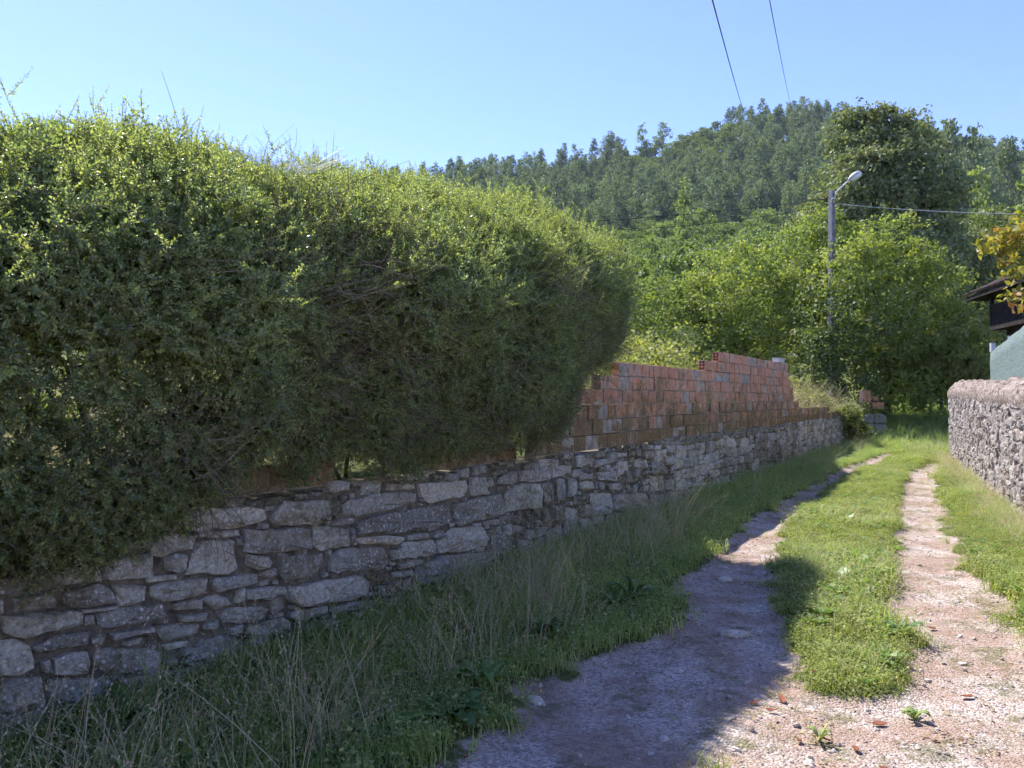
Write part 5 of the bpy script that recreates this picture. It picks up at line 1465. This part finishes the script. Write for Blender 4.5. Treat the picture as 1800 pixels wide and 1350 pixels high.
# ------------------------------------------------------------------ small things
def small_things():
    r = rng_of(91)
    # slab left on the brick wall top
    bm = bmesh.new(); bmesh.ops.create_cube(bm, size=1)
    for v in bm.verts: v.co = Vector((v.co.x * .5, v.co.y * .17, v.co.z * .09)) + Vector(r.normal(size=3) * .006)
    bmesh.ops.bevel(bm, geom=bm.edges[:], offset=.008, segments=2, affect='EDGES')
    me = bpy.data.meshes.new('slab'); bm.to_mesh(me); bm.free(); me.materials.append(M['slab'])
    o = link('concrete_slab', me); o.location = wall_pt(19.9, -.085, 1.02 + 8 * BH + .055); o.rotation_euler = (0, .01, YAW); tag(o, 'small pale concrete slab lying on the top right end of the brick wall', 'slab')
    # broken hollow blocks at the far wall end
    def block(name, loc, rot, label, size=(.33, .16, .24), mat='brick'):
        m = MB(); sx, sy, sz = size; t = .018
        m.box((0, sy / 2 - t / 2, 0), (sx, t, sz)); m.box((0, -sy / 2 + t / 2, 0), (sx, t, sz))
        for z in (-sz / 2 + t / 2, 0, sz / 2 - t / 2): m.box((0, 0, z), (sx - .002, sy - 2 * t, t))
        m.box((.05, 0, sz / 4), (t, sy - 2 * t, sz / 2 - 1.5 * t)); m.box((.05, 0, -sz / 4), (t, sy - 2 * t, sz / 2 - 1.5 * t))
        o = m.build(name, M[mat]); o.location = loc; o.rotation_euler = rot; tag(o, label, 'brick', 'loose bricks at the far wall end')
    block('loose_brick', at(1521, 697, 27.0), (0, 1.57, .4), 'upright broken hollow brick standing at the far end of the old wall', (.42, .18, .36))
    block('loose_brick', at(1541, 713, 26.9), (0, 0, .2), 'orange hollow brick lying at the far end of the old wall', (.44, .2, .22))
    block('loose_brick', at(1538, 703, 27.1), (.2, .5, .9), 'tilted brick fragment on top of the orange hollow brick', (.3, .18, .16))
    # the masonry they stand on
    rt = empty('wall_stump', at(1535, 745, 27.0)); tag(rt, 'ivy-grown masonry stump carrying the loose bricks at the far wall end', 'masonry', kind='thing')
    c = at(1535, 745, 27.0)
    for k in range(3):
        for j in range(2):
            bm = bmesh.new(); bmesh.ops.create_cube(bm, size=1)
            for v in bm.verts: v.co = Vector((v.co.x * .38, v.co.y * .4, v.co.z * .32)) + Vector(r.normal(size=3) * .02)
            bmesh.ops.bevel(bm, geom=bm.edges[:], offset=.03, segments=2, affect='EDGES')
            me = bpy.data.meshes.new('stone'); bm.to_mesh(me); bm.free(); me.materials.append(M['stone'])
            o = link('stone', me, rt); o.location = (c.x - .2 + j * .4, c.y + .05, .22 + k * .33); 
    # flat stones bedded in the track
    def bedded(px, py, w, l, lab):
        Y = 2176 / (py - 700); x = (px - 900) / 1360 * Y
        bm = bmesh.new(); bmesh.ops.create_icosphere(bm, subdivisions=2, radius=.5)
        for v in bm.verts:
            n = fnoise(np.array([v.co.x * 2 + px]), np.array([v.co.y * 2]), v.co.z * 2)[0]
            v.co = Vector((v.co.x * w * (.7 + .6 * n), v.co.y * l * (.7 + .6 * n), v.co.z * .06))
        me = bpy.data.meshes.new('bedded_stone'); bm.to_mesh(me); bm.free(); me.materials.append(M['stone']); me.polygons.foreach_set('use_smooth', np.ones(len(me.polygons), dtype=bool))
        add_attr(me, 'tint', [.8] * len(me.vertices)); add_attr(me, 'moss', [-.3] * len(me.vertices))
        o = link('bedded_stone', me); o.location = (x, Y, gz(x, Y) + .008); o.rotation_euler = (0, 0, r.uniform(0, 3)); tag(o, lab, 'stone', 'flat stones bedded in the track')
    bedded(1275, 1010, .16, .12, 'pale flat stone bedded in the shaded rut, farthest of the three')
    bedded(1290, 1104, .22, .14, 'flat grey stone bedded in the shaded rut beside the middle strip')
    bedded(940, 1216, .13, .09, 'small tan stone at the edge of the verge grass')
    # dead leaves
    ORD = ['leftmost'] + [w + ' from the left' for w in 'second third fourth fifth sixth seventh eighth ninth tenth eleventh'.split()] + ['rightmost']
    spots = [(1326, 1221), (1356, 1239), (1430, 1181), (1545, 1254), (1505, 1303), (1375, 1215), (1638, 1088), (1452, 1285), (1561, 1340), (820, 1325), (1700, 1210), (1405, 1290)]
    for i, (px, py) in enumerate(spots):
        Y = 2176 / (py - 700); x = (px - 900) / 1360 * Y
        n = 7; V = [(0, 0, .006)]; L = r.uniform(.02, .038)
        for k in range(n):
            t = 2 * math.pi * k / n; V.append((math.cos(t) * L * (1 if k else 1.3), math.sin(t) * L * .55, .003 + .012 * r.random()))
        V += [(a, b, c - .004) for a, b, c in V]
        F = [(0, 1 + k, 1 + (k + 1) % n) for k in range(n)] + [(n + 1, n + 2 + (k + 1) % n, n + 2 + k) for k in range(n)] + [(1 + k, n + 2 + k, n + 2 + (k + 1) % n, 1 + (k + 1) % n) for k in range(n)]
        o = obj('dead_leaf', V, F, M['dead_leaf']); o.location = (x, Y, gz(x, Y) + .012); o.rotation_euler = (r.normal() * .2, r.normal() * .2, r.uniform(0, 6.28))
        tag(o, ORD[sorted(range(12), key=lambda q: spots[q][0]).index(i)] + ' of the twelve red-brown dead leaves on the gravel', 'leaf', 'dead leaves on the gravel')
    # broad-leaved weeds
    def rosette(px, py, n, L, W, lift, mat, lab, name='dock_weed'):
        Y = 2176 / (py - 700); x = (px - 900) / 1360 * Y; z = gz(x, Y)
        root = empty(name, (x, Y, z)); tag(root, lab, 'weed', kind='thing')
        for i in range(n):
            az = 6.28 * i / n + r.normal() * .3; l = L * r.uniform(.65, 1.15); w = W * r.uniform(.8, 1.2); up = lift * r.uniform(.5, 1.3); V = []; k = 6
            for j in range(k + 1):
                f = j / k; rr = l * (f * .95 + .05); zz = up * l * (f * 1.6 - f * f * 1.15) + .01; hw = w * .5 * (math.sin(math.pi * min(1, f * .93 + .07)) ** .8 if f > .12 else .12)
                for sg in (-1, 0, 1):
                    a, b = rr, sg * hw
                    V.append((x + math.cos(az) * a - math.sin(az) * b, Y + math.sin(az) * a + math.cos(az) * b, z + zz + abs(sg) * hw * .25 + .004 * r.normal()))
            F = [(j * 3 + q, j * 3 + q + 1, j * 3 + q + 4, j * 3 + q + 3) for j in range(k) for q in range(2)]
            me = make_mesh('leaf', V, F, M[mat], True); add_attr(me, 'tint', [r.random()] * len(V)); o = link('leaf', me, root)
            sm = o.modifiers.new('thick', 'SOLIDIFY'); sm.thickness = .0015
    rosette(790, 1262, 11, .26, .085, .5, 'weed', 'large dock with long wavy leaves at the edge of the verge')
    rosette(965, 1120, 9, .22, .075, .8, 'weed', 'bright green dock in the verge halfway along the wall')
    rosette(1085, 1072, 8, .2, .06, .9, 'weed', 'upright green weed at the verge edge beside the shaded rut')
    rosette(1108, 1062, 7, .24, .06, 1.2, 'weed', 'pale green weed just behind the upright one at the rut edge')
    rosette(850, 1205, 8, .22, .06, 1.0, 'weed', 'upright dock between the large wavy dock and the wall')
    rosette(600, 1300, 8, .2, .07, .5, 'weed', 'low dock in the shaded long grass near the bottom of the picture')
    rosette(240, 1300, 9, .22, .09, .8, 'weed', 'light green leafy weed near the lower left corner')
    rosette(1440, 1287, 9, .09, .02, 1.5, 'grass_shade', 'small dark spiky plant on the sunlit gravel', 'gravel_weed')
    rosette(1607, 1246, 9, .085, .025, 1.0, 'grass_shade', 'small dark weed at the near tip of the middle strip', 'gravel_weed')
    # bright tuft at the bottom edge
    Y = 2176 / (1345 - 700); x = (1258 - 900) / 1360 * Y
    v, f, t = blades(rng_of(95), 60, .05, .07, .16, .005, .6, 3, .5)
    me = make_mesh('grass_tuft', v, f, M['grass']); add_attr(me, 'tint', t); o = link('grass_tuft', me); o.location = (x, Y, gz(x, Y)); tag(o, 'bright grass tuft on the gravel at the bottom edge of the picture', 'grass tuft', kind='thing')
    # wispy seed stalks standing at the rut edge
    for (px, py, lab) in ((1418, 858, 'wispy dry grass stalks leaning over the far shaded rut'), (1470, 838, 'wispy dry grass stalks farther along the rut beside the wall')):
        Y = 2176 / (py - 700); x = (px - 900) / 1360 * Y
        o = straw_src(int(px), 14, .35, .7, .5); COL.objects.link(o); o.name = 'dry_grass_clump'; o.location = (x, Y, gz(x, Y)); tag(o, lab, 'dry grass', kind='thing')
small_things()

# ------------------------------------------------------------------ summer haze over the valley
def build_haze():
    m = MB(); m.box((40, 330, 64), (1700, 800, 134))
    k = NM('thin_summer_haze')
    for n in list(k.n):
        if n.type == 'BSDF_PRINCIPLED': k.n.remove(n)
    v = k.n.new('ShaderNodeVolumePrincipled')
    v.inputs['Color'].default_value = (0.72, 0.85, 1.0, 1); v.inputs['Density'].default_value = 0.00018; v.inputs['Anisotropy'].default_value = 0.0
    k.l.new(v.outputs[0], k.out.inputs['Volume'])
    o = m.build('haze', k.m); o['kind'] = 'stuff'
build_haze()
